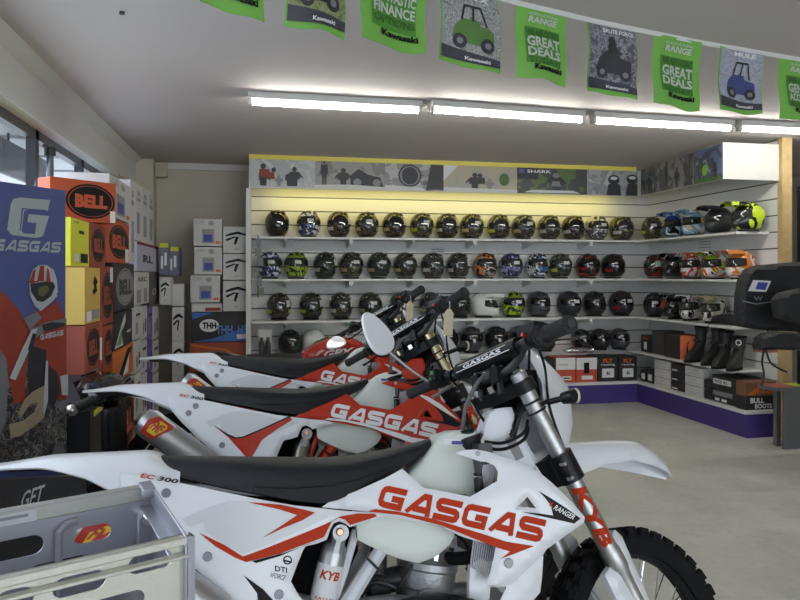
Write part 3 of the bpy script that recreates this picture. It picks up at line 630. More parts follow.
# front pile behind the banner
db(50, 4.10, 116, 4.45, 176, 219.5, .14, BR, 'large red carton with a black oval BELL logo at the very top of the pile', GW, [('poly', INK, [ell(.60,.5,.38,.42)]), ('poly', BR, ringpoly(.60,.5,.345,.375,.012)), ('text', BR, ('BELL',.36,.34,.86,.66,.06)), ('poly', WINK, [rect(.90,.02,.985,.30)]), ('text', INK, ('K',.92,.07,.965,.22))])
lw(71, 89, 217, 266, YEL, 'lime yellow carton with small black print behind the banner edge', [('text', INK, ('LAZER',.12,.90,.42,.95,0)), ('poly', INK, [rect(.42,.70,.70,.77), rect(.50,.08,.92,.28)]), ('poly', WINK, [rect(.15,.10,.40,.26)])])
lw(85, 100, 267.5, 325, OYE, 'amber yellow carton with a black bird mark beside the banner', [('poly', INK, [[(.55,.50),(.80,.58),(.72,.68),(.85,.74),(.62,.86),(.50,.74),(.60,.64),(.45,.58)]]), ('poly', WINK, [rect(.08,.04,.40,.22)]), ('poly', GINK, [rect(.45,.06,.92,.24)])], X=-.86, depth=.36)
lw(90, 105, 222, 266, BRD, 'brown-red BELL carton directly right of the lime yellow one', bell(INK, BRD))
lw(106, 129, 216, 262, BR, 'red BELL carton under the right end of the topmost one', bell(INK, BR)+[('poly', WINK, [rect(.80,.03,.97,.36)])])
lw(100.5, 113, 266, 326, BRD, 'tall brown-red BELL carton beside the amber one', bell(INK, BRD)+[('poly', WINK, [rect(.72,.72,.97,.98)])])
lw(113.5, 134, 262.5, 313, BK, 'black carton with a grey oval BELL logo', bell(GINK, BK)+[('text', GINK, ('BELL',.24,.33,.86,.66,.06))])
db(62, 3.86, 102, 4.30, 326, 374, .16, BR, 'red carton with a wide black BELL oval at mid height behind the banner', GW, [('poly', INK, [ell(.52,.5,.44,.38)]), ('text', BR, ('BELL',.16,.34,.90,.66,.06)), ('poly', WINK, [rect(.91,.10,.99,.62)])])
lw(103, 112.5, 327, 373, BRD, 'brown-red BELL carton below the tall brown-red one', bell(INK, BRD))
lw(113, 132, 314, 352, BK, 'black carton with white and green slash graphics', [('poly', WINK, [[(.08,.05),(.5,.80),(.62,.95),(.62,.70),(.40,.40),(.5,.05)], [(.70,.35),(.9,.35),(.95,.42),(.7,.42)]]), ('poly', mat('green_ink',(.15,.35,.15),.5), [[(.15,.10),(.45,.60),(.40,.10)]])])
lw(113, 133, 353, 386, OR2, 'orange carton with a black and white slash graphic', [('poly', INK, [[(.2,.1),(.7,.9),(.95,.9),(.6,.1)]]), ('poly', WINK, [[(.45,.1),(.8,.75),(.72,.1)]])])
db(62, 3.84, 98, 4.22, 376, 411, .16, mat('carton_grey_violet', (.20,.19,.26), .6), 'grey-violet carton near the floor behind the banner', GW, [('poly', INK, [rect(.5,.1,.95,.9)])])
db(60, 3.74, 76, 3.88, 413, 480, .16, BK, 'black carton standing low behind the banner with a round white mark', GW, [('poly', WINK, ringpoly(.30,.62,.10,.09,.03))])
lw(90, 107, 412, 480, BK, 'black carton with a yellow-green edge near the floor', [('poly', YEL, [rect(.84,.0,.97,.95), rect(.2,.88,.97,.97)])], X=-.90, depth=.2)
lw(107, 117, 387, 480, OR2, 'orange carton standing low below the orange slash one', [('poly', INK, ringpoly(.5,.6,.42,.3,.08))])
lw(117.5, 134, 394, 470, BR, 'red BELL carton low in the row near the muffler', bell(INK, BR))
# tall white column and the receding white ones
lw(109.5, 130, 173, 215.5, CARD, 'white carton with a helmet picture beside the topmost red one', whitep)
tops = [(130.5,134.8,'first'),(135.3,141.2,'second'),(141.7,148,'third'),(148.5,153.5,'fourth')]
for a, b, n_ in tops:
    lw(a, b, 179+ (a-130)*.62, 262 if a < 131 else 237+(a-130)*.5, CARD, 'narrow white carton on the far top row, %s beyond the big white one' % n_, [('poly', GINK, [rect(.25,.12,.75,.5), rect(.2,.7,.8,.76)]), ('text', INK, ('X5',.3,.8,.7,.88))])
lw(137, 158, 241, 271, LAV, 'pale violet carton with black RL lettering and dark red lid', [('text', INK, ('RL',.25,.30,.72,.58,.04)), ('poly', mat('lid_red',(.22,.02,.03),.5), [rect(0,.9,1,1)])])
lw(135, 149, 272, 306, CARD, 'white carton with two violet prints below the RL one', [('poly', GINK, [rect(.12,.05,.38,.45), rect(.6,.05,.85,.5)]), ('text', INK, ('ARC',.15,.7,.8,.86))])
lw(149.5, 158.5, 272, 306, mat('carton_dark_grey',(.08,.08,.09),.5), 'dark grey carton between two white ones below the RL one', [('text', WINK, ('C3',.3,.3,.7,.5))])
cols = [(134.5,141,'cartons'),(141.5,147,''),(147.5,152.5,''),(153,158.5,''),(159,170,''),(170.5,180,'')]
rows = [(307,340,'upper'),(342,374,'middle'),(376,420,'lower')]
kinds = ['white', 'grey-white', 'violet-striped', 'white', 'white', 'plain white']
for ri, (yt, yb, rn) in enumerate(rows):
    for ci, (a, b, _) in enumerate(cols):
        m = CARD if ci != 2 else mat('carton_violet', (.14,.10,.40), .5)
        pr = gun if ci in (4,) else [('poly', GINK, [rect(.2,.15,.5,.5)]), ('poly', INK, [rect(.6,.2,.8,.6)] if (ri+ci) % 2 else [rect(.2,.7,.85,.78)])]
        if ci >= 4: a += 0; 
        q0 = onX(a, 300, PX)[1]; q1 = onX(b, 300, PX)[1]
        if q1 > 7.9:
            if ci == 5: continue
            fb(172, 184, yt, yb, 7.45, m, 'plain white carton in the corner, %s row' % rn, GW, pr, depth=.3, zb=0 if ri == 2 else onY(172, rows[ri+1][0], 7.45)[2]+.002); continue
        lw(a, b, yt, yb, m, '%s narrow carton, %s column of the %s row below the RL carton' % (kinds[ci], ordn[ci], rn), pr)
for i, (a, b, yt, yb) in enumerate([(159.5,167,243,275),(168,177,247,276)]):
    m = mat('carton_mixed_blue', (.16,.16,.26), .5)
    fb(a, b+1.5, yt, yb, 7.2+.15*i, m, ['blue and yellow printed carton beside the RL carton','second blue and yellow printed carton beyond the RL carton'][i], GW, [('poly', YEL, [rect(0,.86,1,1)]), ('poly', WINK, [rect(.15,.2,.4,.6), rect(.55,.3,.8,.7)])], depth=.3)
fb(159.5, 170, 277, 305, 7.2, CARD, 'white carton with a black air-gun drawing near the corner', GW, gun, depth=.3)
fb(171, 184, 284, 306, 7.45, CARD, 'small plain white carton in the corner below the blue ones', GW, [], depth=.3)
# wooden-coloured stacking base so every pile meets the floor
for i, (a, b, yb) in enumerate([(85,100,325),]): lw(a, b, yb+1, 375, BRD, 'dark red carton directly below the amber one', bell(INK, BRD), X=-.86, depth=.3)
# --- by the back wall
names2 = ['top', 'second', 'third']
for i, (a, b, yt, yb) in enumerate([(193.5,222,218.5,246),(194,222,247,274.5),(190.5,220,275.5,302.5)]):
    fb(a, b, yt, yb, 7.42, CARD, 'white carton with helmet picture, %s of the left stack by the back wall' % names2[i], prints=whitep)
for i, (yt, yb) in enumerate([(226.5,253),(253.8,280),(281,311.5)]):
    fb(223, 248.5, yt, yb, 7.42, CARD, 'white carton with air-gun drawing, %s of the right stack by the back wall' % names2[i], prints=gun)
fb(191.5, 222, 303.5, 312, 7.42, CARD, 'flat white and red carton low in the left stack', prints=[('poly', SILR, [rect(.45,.1,.95,.5)])])
THB = mat('carton_blue_ink', (.05,.16,.50), .5)
thh = [('poly', THB, [[(0,.0),(.35,.1),(1,.50),(1,0)], [(0,.75),(.35,.98),(0,1)]]), ('poly', WINK, [ell(.30,.55,.17,.22)]), ('text', INK, ('THH',.18,.44,.42,.66,.05)), ('text', mat('light_blue_ink',(.12,.28,.70),.5), ('THH  HE',.42,.25,.97,.55,.02)), ('poly', WINK, [rect(.78,.08,.96,.24)])]
fb(192, 249, 312.5, 342, 7.40, BK, 'wide black and blue THH HELMETS carton under the white stacks', prints=thh)
fb(190, 249, 343, 372, 7.36, BRD, 'dark brown carton with an orange line below the THH carton', prints=[('poly', ORI, [[(0,.9),(.6,.7),(1,.3),(1,.36),(.6,.77),(0,.96)]])])
fb(190, 249, 373, 420, 7.36, BK, 'black carton at the bottom of the stacks by the back wall', zb=0)
# --- boxes on the purple plinth
GP = 'footwear cartons on the plinth'
z0 = .24
def pb(px0, px1, yt, m, label, pr=(), Y=7.34, depth=.28, **k): return fb(px0, px1, yt, 381, Y, m, label, GP, pr, depth=depth, zb=z0, **k)
RB = mat('carton_signal_red', (.55,.08,.04), .5)
pb(556, 575.5, 358, RB, 'red and white boot carton, left of the pair on the plinth', [('poly', WINK, [rect(.0,.52,1,1), rect(.30,.10,.78,.26)]), ('text', GINK, ('forma',.12,.68,.6,.78)), ('poly', INK, [rect(.38,.15,.7,.2)])])
pb(576.5, 597, 358, RB, 'red and white boot carton with a dark swing tag, right of the pair', [('poly', WINK, [rect(.0,.52,1,1), rect(.25,.10,.80,.26)]), ('poly', INK, [rect(.36,.35,.62,.8)])])
for a, b, l in ((598,618,'black FLY boot carton with orange logo, left of two under the helmets'),(619,637,'black FLY boot carton with orange logo, right of two under the helmets')):
    pb(a, b, 357, BK, l, [('text', ORI, ('FLY',.25,.76,.75,.92,.05)), ('text', WINK, ('racing',.15,.62,.85,.72)), ('poly', WINK, [rect(.2,.15,.8,.52)]), ('text', INK, ('46',.4,.25,.6,.42))])
for i, (a, b) in enumerate([(478,500),(501,527),(528,555)]): pb(a, b, 360, BK, 'black boot carton on the plinth, %s from the left behind the nearest bike' % ordn[i], [('poly', WINK, [rect(.2,.15,.8,.52)])])
def sb(px0, px1, z, h, m, label, pr=(), X=4.30, depth=.27, g=GP, **k):
    a = onX(px0, 300, X); b = onX(px1, 300, X); return box(a, b, z, z+h, depth, m, label, g, pr, **k)
lbl = [('poly', WINK, [rect(.2,.2,.8,.7)])]
sb(640.5, 646, .24, .13, BK, 'small black carton nearest the plinth corner', lbl); sb(647, 653, .24, .14, BK, 'small black carton, second from the plinth corner', lbl)
wl = [('text', GINK, ('27.5 BOOT',.12,.6,.8,.75)), ('poly', GINK, [rect(.1,.3,.85,.33), rect(.1,.2,.6,.23)])]
st = ['lowest', 'middle', 'topmost']
for k in range(3):
    sb(654.5, 670, .24+.095*k, .09, CARD, 'white shoe carton, %s in the left pile of three on the right plinth' % st[k], wl)
    sb(671, 684, .24+.095*k, .09, BK, 'black shoe carton, %s in the pile between the white ones' % st[k], [('poly', WINK, [rect(.1,.15,.5,.3)])])
    sb(685, 703, .24+.095*k, .09, CARD, 'white shoe carton, %s in the right pile of three on the right plinth' % st[k], wl)
    if k < 2: sb(704, 711, .24+.095*k, .09, BK, 'black shoe carton, %s of two beside the right white pile' % ['lower','upper'][k])
sb(712, 738, .24, .125, BK, 'black boot carton with white label, lower of the two at the plinth end', [('poly', WINK, [rect(.12,.1,.30,.3), rect(.38,.1,.58,.3)]), ('poly', SILG, [rect(.05,.5,.8,.85)])])
sb(712, 738, .367, .125, BK, 'black boot carton with a white strip label, upper of two at the plinth end', [('poly', WINK, [rect(.05,.35,.75,.75)]), ('text', INK, ('SIZE 42',.1,.45,.6,.65))])
q = onY(741, 300, 5.62); fbm = mat('carton_kraft', (.22,.10,.05), .6)
box((4.27, 5.515), (4.585, 5.515), .24, .36, .13, BK, 'black BULL BOOTS carton with white lettering at the plinth end', GP, [('text', WINK, ('BULL',.15,.5,.6,.9,.04)), ('text', WINK, ('BOOTS',.3,.1,.85,.45,.03))])
box((4.27, 5.515), (4.585, 5.515), .364, .49, .13, fbm, 'brown carton with orange and white graphics on the BULL BOOTS carton', GP, [('poly', ORI, [[(.05,.1),(.5,.9),(.62,.9),(.3,.1)], [(.45,.2),(.9,.2),(.9,.3),(.5,.35)]]), ('text', WINK, ('TCX',.5,.45,.95,.8,.02))])
# --- on the boot shelf
GS = 'goods on the boot shelf'; sz = .575
sb(626.5, 640, sz+.0, .22, BK, 'black carton at the shelf corner below the third shelf', [('poly', WINK, [rect(.6,.1,.8,.5)]), ('text', ORI, ('alp',.2,.7,.7,.85))], X=4.27, g=GS) if False else None
sb(641, 651, sz, .19, BK, 'black carton with a small white label on the boot shelf corner', [('poly', WINK, [rect(.3,.15,.6,.6)]), ('text', ORI, ('FLY',.25,.72,.8,.9,.04))], X=4.32, depth=.25, g=GS)
sb(652, 664, sz, .26, mat('carton_charcoal',(.06,.055,.06),.6), 'charcoal carton with a red swing tag hanging above it', (), X=4.32, depth=.25, g=GS)
t = sb(664.5, 680, sz, .245, mat('carton_dark_brown',(.035,.028,.028),.5), 'dark brown carton with its orange end turned to the shop', (), X=4.27, depth=.25, g=GS)
a = onX(680.3, 300, 4.27); b = (4.40, a[1]-.06); 
box(a, b, sz, sz+.25, .03, mat('carton_end_orange',(.62,.13,.03),.5), 'flat orange-red carton with black script on the boot shelf', GS, [('poly', INK, [[(.42,.25),(.55,.3),(.5,.6),(.62,.78),(.5,.72),(.42,.5)]])])

# ------------------------------------------------------------------ boots on the shelf
BOOT = mat('boot_leather', (.02,.02,.022), .42, bump=.3, bscale=60)
def boot(x, y, z, yaw, h, label, g):
    t = thing('riding_boot', label, 'boot', (x, y, z), yaw, g)
    # local: toe to -Y. cross-sections up the leg
    rg = []
    prof = [(0.0, -.10, .18, .045), (.03, -.10, .185, .05), (.07, -.07, .15, .05), (.11, -.03, .105, .048), (.16, .005, .075, .047), (.24*h/.4, .015, .068, .05), (.34*h/.4, .02, .075, .056), (h, .02, .082, .06)]
    for zz, cy, ry, rx in prof:
        rg.append([(rx*cos(a), cy+ry*.78*sin(a), zz+.022) for a in [2*pi*k/16 for k in range(16)]])
    obj('boot_upper', MB().rings(rg), BOOT, t)
    obj('sole', MB().rings([[(.052*cos(a), -.10+.15*sin(a)+.0, zz) for a in [2*pi*k/20 for k in range(20)]] for zz in (0, .024)]).add([], []), RUBBER, t)
    obj('cuff', MB().ring((0, .02, h+.018), (0, 0, 1), .06, .010, 20, 6), BLACK, t)
    for zz in (.12, .20): obj('buckle', MB().box((-.03, -.075, zz), (.03, -.045, zz+.022)), DARKM, t)
    return t
bg = 'riding boots on the shelf'
q = onX(700, 300, 4.40); boot(4.40, q[1], sz, -1.2, .33, 'left of the tall black boots, beside the orange carton', bg)
q = onX(717, 300, 4.40); boot(4.42, q[1]+.03, sz, -1.2, .32, 'tall black boot with its pair, second from the orange carton', bg)
q = onX(729, 300, 4.38); boot(4.36, q[1]+.02, sz, -1.1, .32, 'tall black boot turned forward in the middle of the shelf', bg)
b4 = boot(4.38, 5.755, sz, -1.0, .28, 'shorter black boot with a round white badge at the shelf end', bg)
obj('badge', MB().ring((.02, -.055, .25), (.2, -1, .1), .022, .005, 16, 5), WINK, b4)
# red swing tag
q = onX(664, 302, 4.24); o = obj('swing_tag', MB().box((-.022, -.002, -.07), (.022, .002, .03), Matrix.Rotation(.5, 4, 'Y')), mat('tag_red', (.30,.05,.05), .6)); o.location = q; tag(o, 'small red and white swing tag hanging from the third shelf edge', 'tag')
obj('string', MB().tube([(0,0,.03),(-.01,.0,.05),(.01,.02,.075)], .0015, 5), WINK, o)

# ================================================================== MOTORCYCLES
# bike frame: x forward along the wheelbase from the rear axle, y to the bike's left (away from the camera), z up
def bikeM(X0, Y0, lean, yaw, z0): return Matrix.Translation((X0, Y0, z0)) @ Matrix.Rotation(radians(yaw), 4, 'Z') @ Matrix.Rotation(radians(-lean), 4, 'X')
M1 = bikeM(-.43, 1.8, 13, 0, 0); M2 = bikeM(-.446, 2.839, 15.1, .38, .03); M3 = bikeM(-.397, 3.964, 11.06, -.75, .025)
_inv = {}
def P(px, py, v, M=M1):
    """picture point -> (x, z) of the bike frame on the surface y = v (number) or y = -v(x, z)"""
    k = id(M)
    if k not in _inv: _inv[k] = M.inverted()
    I = _inv[k]; c = I @ Vector(CAM); d = (I.to_3x3() @ Vector(ray(px, py)))
    y = v if not callable(v) else -.15
    for _ in range(6 if callable(v) else 1):
        t = (y-c.y)/d.y; p = c+d*t
        if callable(v): y = -v(p.x, p.z)
    return (p.x, p.z)
def PL(pts, v, M=M1): return [P(a, b, v, M) for a, b in pts]
def ss(x, a, b): t = min(1, max(0, (x-a)/(b-a))); return t*t*(3-2*t)
wS = lambda x, z: .135+.085*ss(x, .62, 1.15)-.02*ss(z, .80, 1.0)      # shroud
wP = lambda x, z: .125+.018*ss(x, .15, .45)                          # side panel
wT = lambda x, z: .150-.05*ss(z, .78, .98)                         # tank
near = lambda w, e=0: (lambda x, z, d: (x, -(w(x, z)-d)-e, z))
far = lambda w, e=0: (lambda x, z, d: (x, (w(x, z)-d)+e, z))
on = lambda w, e=.0016: (lambda x, z: (x, -w(x, z)-e, z))
onf = lambda w, e=.0016: (lambda x, z: (x, w(x, z)+e, z))
def interp(pts): 
    xs = [p[0] for p in pts]; ys = [p[1] for p in pts]; o = np.argsort(xs); xs = np.array(xs)[o]; ys = np.array(ys)[o]
    return lambda x: float(np.interp(x, xs, ys))
RAKE = radians(24.7); AX = Vector((-sin(RAKE), 0, cos(RAKE)))
FK0 = Vector((1.529, 0, .345))                # fork line passes here
def fk(z, y=0, off=0):                       # point on the fork line at height z, offset forward by off
    t = (z-.345)/cos(RAKE); p = FK0+AX*t; return Vector((p.x+off*cos(RAKE), y, p.z+off*sin(RAKE)))
HS = fk(1.0, 0, -.03)
def steerM(deg): return Matrix.Translation(HS) @ Matrix.Rotation(radians(deg), 4, AX) @ Matrix.Translation(-HS)

cache = {}
def build(key, fn, angle=35):
    if key not in cache: m = fn(); cache[key] = m.mesh(angle) if isinstance(m, MB) else m
    return cache[key]

# ---- traced outlines (nearest bike)
shroud_px = [(322,507.5),(331,501),(356,491.5),(385,478.5),(403,469),(413,478),(424,488),(444,491.5),(471,497),(498,481),(499,472),(495.5,466),(487,462),(481,461.5),(470,458),(455,453),(466,450),(477,449.4),(490,452),(504,457),(517,461),(528,466),(541,473),(552,482),(570,499),(586,517.5),(585,523),(568,535),(548,549.5),(543,556),(526,572),(514,584),(506,587),(488,588),(487,584),(492,570),(496,550),(497,547),(493,545.5),(472,540),(460,536),(440,525.5),(420,522.5),(400,518.5),(382,515.6),(368,512)]
tri_px = [(519,506.5),(528.5,497),(537,508.5)]
panel_px = [(119,472),(150,477),(180,483),(220,491.5),(262,500),(294,505.5),(322,508.5),(345,511),(368,512.5),(383,516),(366,522.5),(350,527.5),(346,524),(340,521.5),(334,523.5),(330.5,530),(327,540),(317,544),(306,546.5),(303,551),(297,566),(291,582),(299,596),(312,612),(240,616),(228,600),(214,586),(191,566),(168,545),(145,522),(131,506),(122,492)]
tank_up_px = [(406,480),(424,461),(438,446),(449,435),(462,430),(482,430),(492,438),(495,450),(508,460),(508,480),(472,502),(434,500)]
tank_lo_px = [(356,514),(358,540),(366,544.5),(384,553),(402,560),(419,563.5),(437,557),(450,545.5),(455.5,536),(452,520),(400,508)]
logoQ = [(383,484.5),(546.5,520),(540.5,543),(376,506)]   # TL TR BR BL
underline_px = [(368,511.5),(375,509),(398,511.5),(432,518.5),(460,527),(480,533),(506,541.5),(534,546),(500,559),(510,551.5),(495,547),(480,541),(440,525),(400,515)]
stripe_a_px = [(247,502),(280,504.5),(304,509.5),(315,512.5),(303,520),(283,528),(262,538),(283,524.5),(297,515),(280,509.5)]
stripe_b_px = [(199,532.5),(225,545),(243,556.5),(270,546.5),(300,534.5),(328,523),(340,516.5),(358,513.5),(375,513.8),(377,516.5),(350,525),(345,519.5),(339,517.8),(332,521),(327.5,530),(324,537),(280,553.5),(246,562),(235,557.5),(215,546)]
stripe_k_px = [(252,561),(285,552.5),(324,538.5),(305,545),(280,556),(256,563)]
arrow_k_px = [(243.5,575),(252,581),(263,589),(275,602),(258,602),(257,593)]
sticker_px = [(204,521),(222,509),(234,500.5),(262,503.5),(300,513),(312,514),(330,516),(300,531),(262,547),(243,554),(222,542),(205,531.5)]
ranger_px = [(538,490.5),(552,499),(566,508),(580.5,518.5),(574,523.5),(556,519.5),(521,511.8),(540,513.5),(553,515.5),(551,506),(545,498)]
facet_shade_px = [(182,519),(195,513),(206,508),(230,500.5),(231.5,501.5),(206,520),(190,527)]  # outline of the relief shade painted on the side panel

def seat_mesh():
    top = [(141,470),(144,461),(150,456.5),(156,455),(180,455.5),(220,456),(272,456.6),(325,457),(356,454.5),(387,449),(419,441.5),(431,438.2),(435,439)]
    bot = [(140,470.5),(160,474.5),(180,478),(200,482.5),(220,487),(262,494.5),(294,500.5),(322,503),(340,499),(356,492),(388,478),(410,465),(429,454.5),(435,452)]
    t = interp(PL(top, -.0)); b = interp(PL(bot, -.125)); xs = np.linspace(P(141,470,-.06)[0], P(434,445,-.06)[0], 46); rg = []
    for i, x in enumerate(xs):
        s = i/45; w = (.088+.045*ss(s, 0, .45)-.068*ss(s, .6, 1.0)); zt = t(x); zb = min(b(x), zt-.012); k = []
        e = min(1, .35+s*8)*min(1, .45+(1-s)*10); 
        for a in np.linspace(0, pi, 15):
            c_, s_ = cos(a), sin(a); k.append((x, -w*e*(abs(c_)**.55)*(1 if c_ > 0 else -1)*(1 if True else 0), zb+(zt-zb)*(s_**.62)))
        k += [(x, w*e*.9, zb-.004), (x, -w*e*.9, zb-.004)]
        rg.append(k)
    return MB().rings(rg)
def seat_seam():
    b = interp(PL([(180,478.5),(220,485.5),(250,488),(294,490),(330,487),(356,482),(388,471),(429,451)], -.125))
    xs = np.linspace(P(255,488,-.12)[0], P(400,466,-.12)[0], 24); w = lambda x: .137-.05*ss(x, .62, .95)
    return MB().tube([(x, -w(x), b(x)+.004) for x in xs], .0016, 5)
def fender_rear(z=None):
    dp = interp([(-.27,.006),(-.2,.010),(-.12,.022),(-.07,.034),(0,.055),(.05,.082),(.10,.105),(.25,.12)]); rg = []
    for i in range(30):
        s = i/29; x = -.25+.48*s; w = .055+.052*ss(s, 0, .7); zt = .972+.016*ss(s, 0, .35)-.045*ss(s, .80, 1); dr = dp(x); o = []
        for a, u in ((-1.08, 1), (-1.05, .6), (-1.0, .22), (-.88, .04), (-.5, -.05), (0, -.08), (.5, -.05), (.88, .04), (1.0, .22), (1.05, .6), (1.08, 1)):
            o.append((x, a*w, zt-dr*u if u > 0 else zt-u*.09))
        rg.append(o+[(p[0], p[1]*.94, p[2]-.004) for p in o[::-1]])
    return MB().rings(rg)
def fender_front():
    top = interp([(1.22,.925),(1.30,.950),(1.40,.958),(1.55,.962),(1.65,.960),(1.74,.928),(1.79,.890),(1.84,.842)]); edg = interp([(1.22,.86),(1.30,.850),(1.38,.860),(1.48,.884),(1.6,.892),(1.72,.870),(1.80,.848),(1.84,.832)])
    wd = interp([(1.22,.045),(1.32,.060),(1.45,.078),(1.6,.080),(1.7,.070),(1.79,.045),(1.84,.014)]); rg = []
    for x in np.linspace(1.22, 1.84, 38):
        zc = top(x); dr = max(.004, zc-edg(x)); w = wd(x); o = []
        for a, u in ((-1, 1), (-.97, .62), (-.90, .34), (-.70, .12), (-.38, .02), (0, 0), (.38, .02), (.70, .12), (.90, .34), (.97, .62), (1, 1)): o.append((x, a*w, zc-dr*u))
        rg.append(o+[(p[0], p[1]*.95, p[2]-.004) for p in o[::-1]])
    return MB().rings(rg)
def tyre(R, w, n=40, seed=0):
    mb = MB(); prof = [(-w*.36, R-.075), (-w*.48, R-.05), (-w*.5, R-.030), (-w*.38, R-.014), (0, R-.009), (w*.38, R-.014), (w*.5, R-.030), (w*.48, R-.05), (w*.36, R-.075)]
    mb.rings([[(r*cos(a), y, r*sin(a)) for y, r in prof] for a in [2*pi*i/64 for i in range(64)]], loop=True, closed=True)
    for i in range(n):
        for row, (yc, lat, dr, th) in enumerate(((-.17*w, 0, 0, .30), (.17*w, 0, 0, .30), (-.44*w, -.5, -.009, .34), (.44*w, .5, -.009, .34))):
            a = 2*pi*(i+(0 if row < 2 else .5))/n; 
            M = Matrix.Rotation(-a, 4, 'Y') @ Matrix.Translation((R-.006+dr, yc, 0)) @ Matrix.Rotation(lat, 4, 'Z')
            L = 2*pi*R/n*.56; mb.cbox((0, 0, 0), (.022, w*.22, L), M)
    return mb
def spokes(Rr, Rh, n=36):
    mb = MB()
    for i in range(n):
        a = 2*pi*i/n; s = 1 if i % 2 else -1; b = a+(.42 if (i//2) % 2 else -.42)
        mb.tube([(Rh*cos(b), s*.032, Rh*sin(b)), (Rr*cos(a), s*.008, Rr*sin(a))], .0019, 5)
    return mb
def rimm(Rr): return MB().rings([[(r*cos(a), y, r*sin(a)) for y, r in ((-.022, Rr+.018), (-.020, Rr), (-.008, Rr-.010), (.008, Rr-.010), (.020, Rr), (.022, Rr+.018))] for a in [2*pi*i/64 for i in range(64)]], loop=True)
def fork_body(y):
    a = fk(1.143, y); b = fk(.30, y); L = (a-b).length; d = (b-a).normalized(); q = lambda z: (a-fk(z, y)).length
    return a, b, q
def bars_path(): return [(1.075, -.42, 1.205), (1.10, -.28, 1.215), (1.112, -.20, 1.222), (1.128, -.13, 1.19), (1.118, -.075, 1.165), (1.112, 0, 1.16), (1.118, .075, 1.165), (1.128, .13, 1.19), (1.112, .20, 1.222), (1.10, .28, 1.215), (1.075, .42, 1.205)]
BARDX = .02
def bpt(y, dx=0, dz=0):
    pts = bars_path(); f = lambda i: np.interp(y, [p[1] for p in pts], [p[i] for p in pts]); return Vector((f(0)+dx+BARDX, y, f(2)+dz))

def disc_pattern(c, r, y, t=.003):
    mb = MB(); n = 48; o = [(c[0]+r*(1-.03*(k % 4 == 0))*cos(2*pi*k/n), c[1]+r*(1-.03*(k % 4 == 0))*sin(2*pi*k/n)) for k in range(n)]
    holes = [ell(c[0]+rr*cos(a), c[1]+rr*sin(a), .006, .006, 8) for a in [2*pi*k/14 for k in range(14)] for rr in (r*.80,)]
    return shell(o, lambda x, z, d: (x, y+d, z), t, .05, .0005, holes+[ell(c[0], c[1], r*.55, r*.55, 20)])

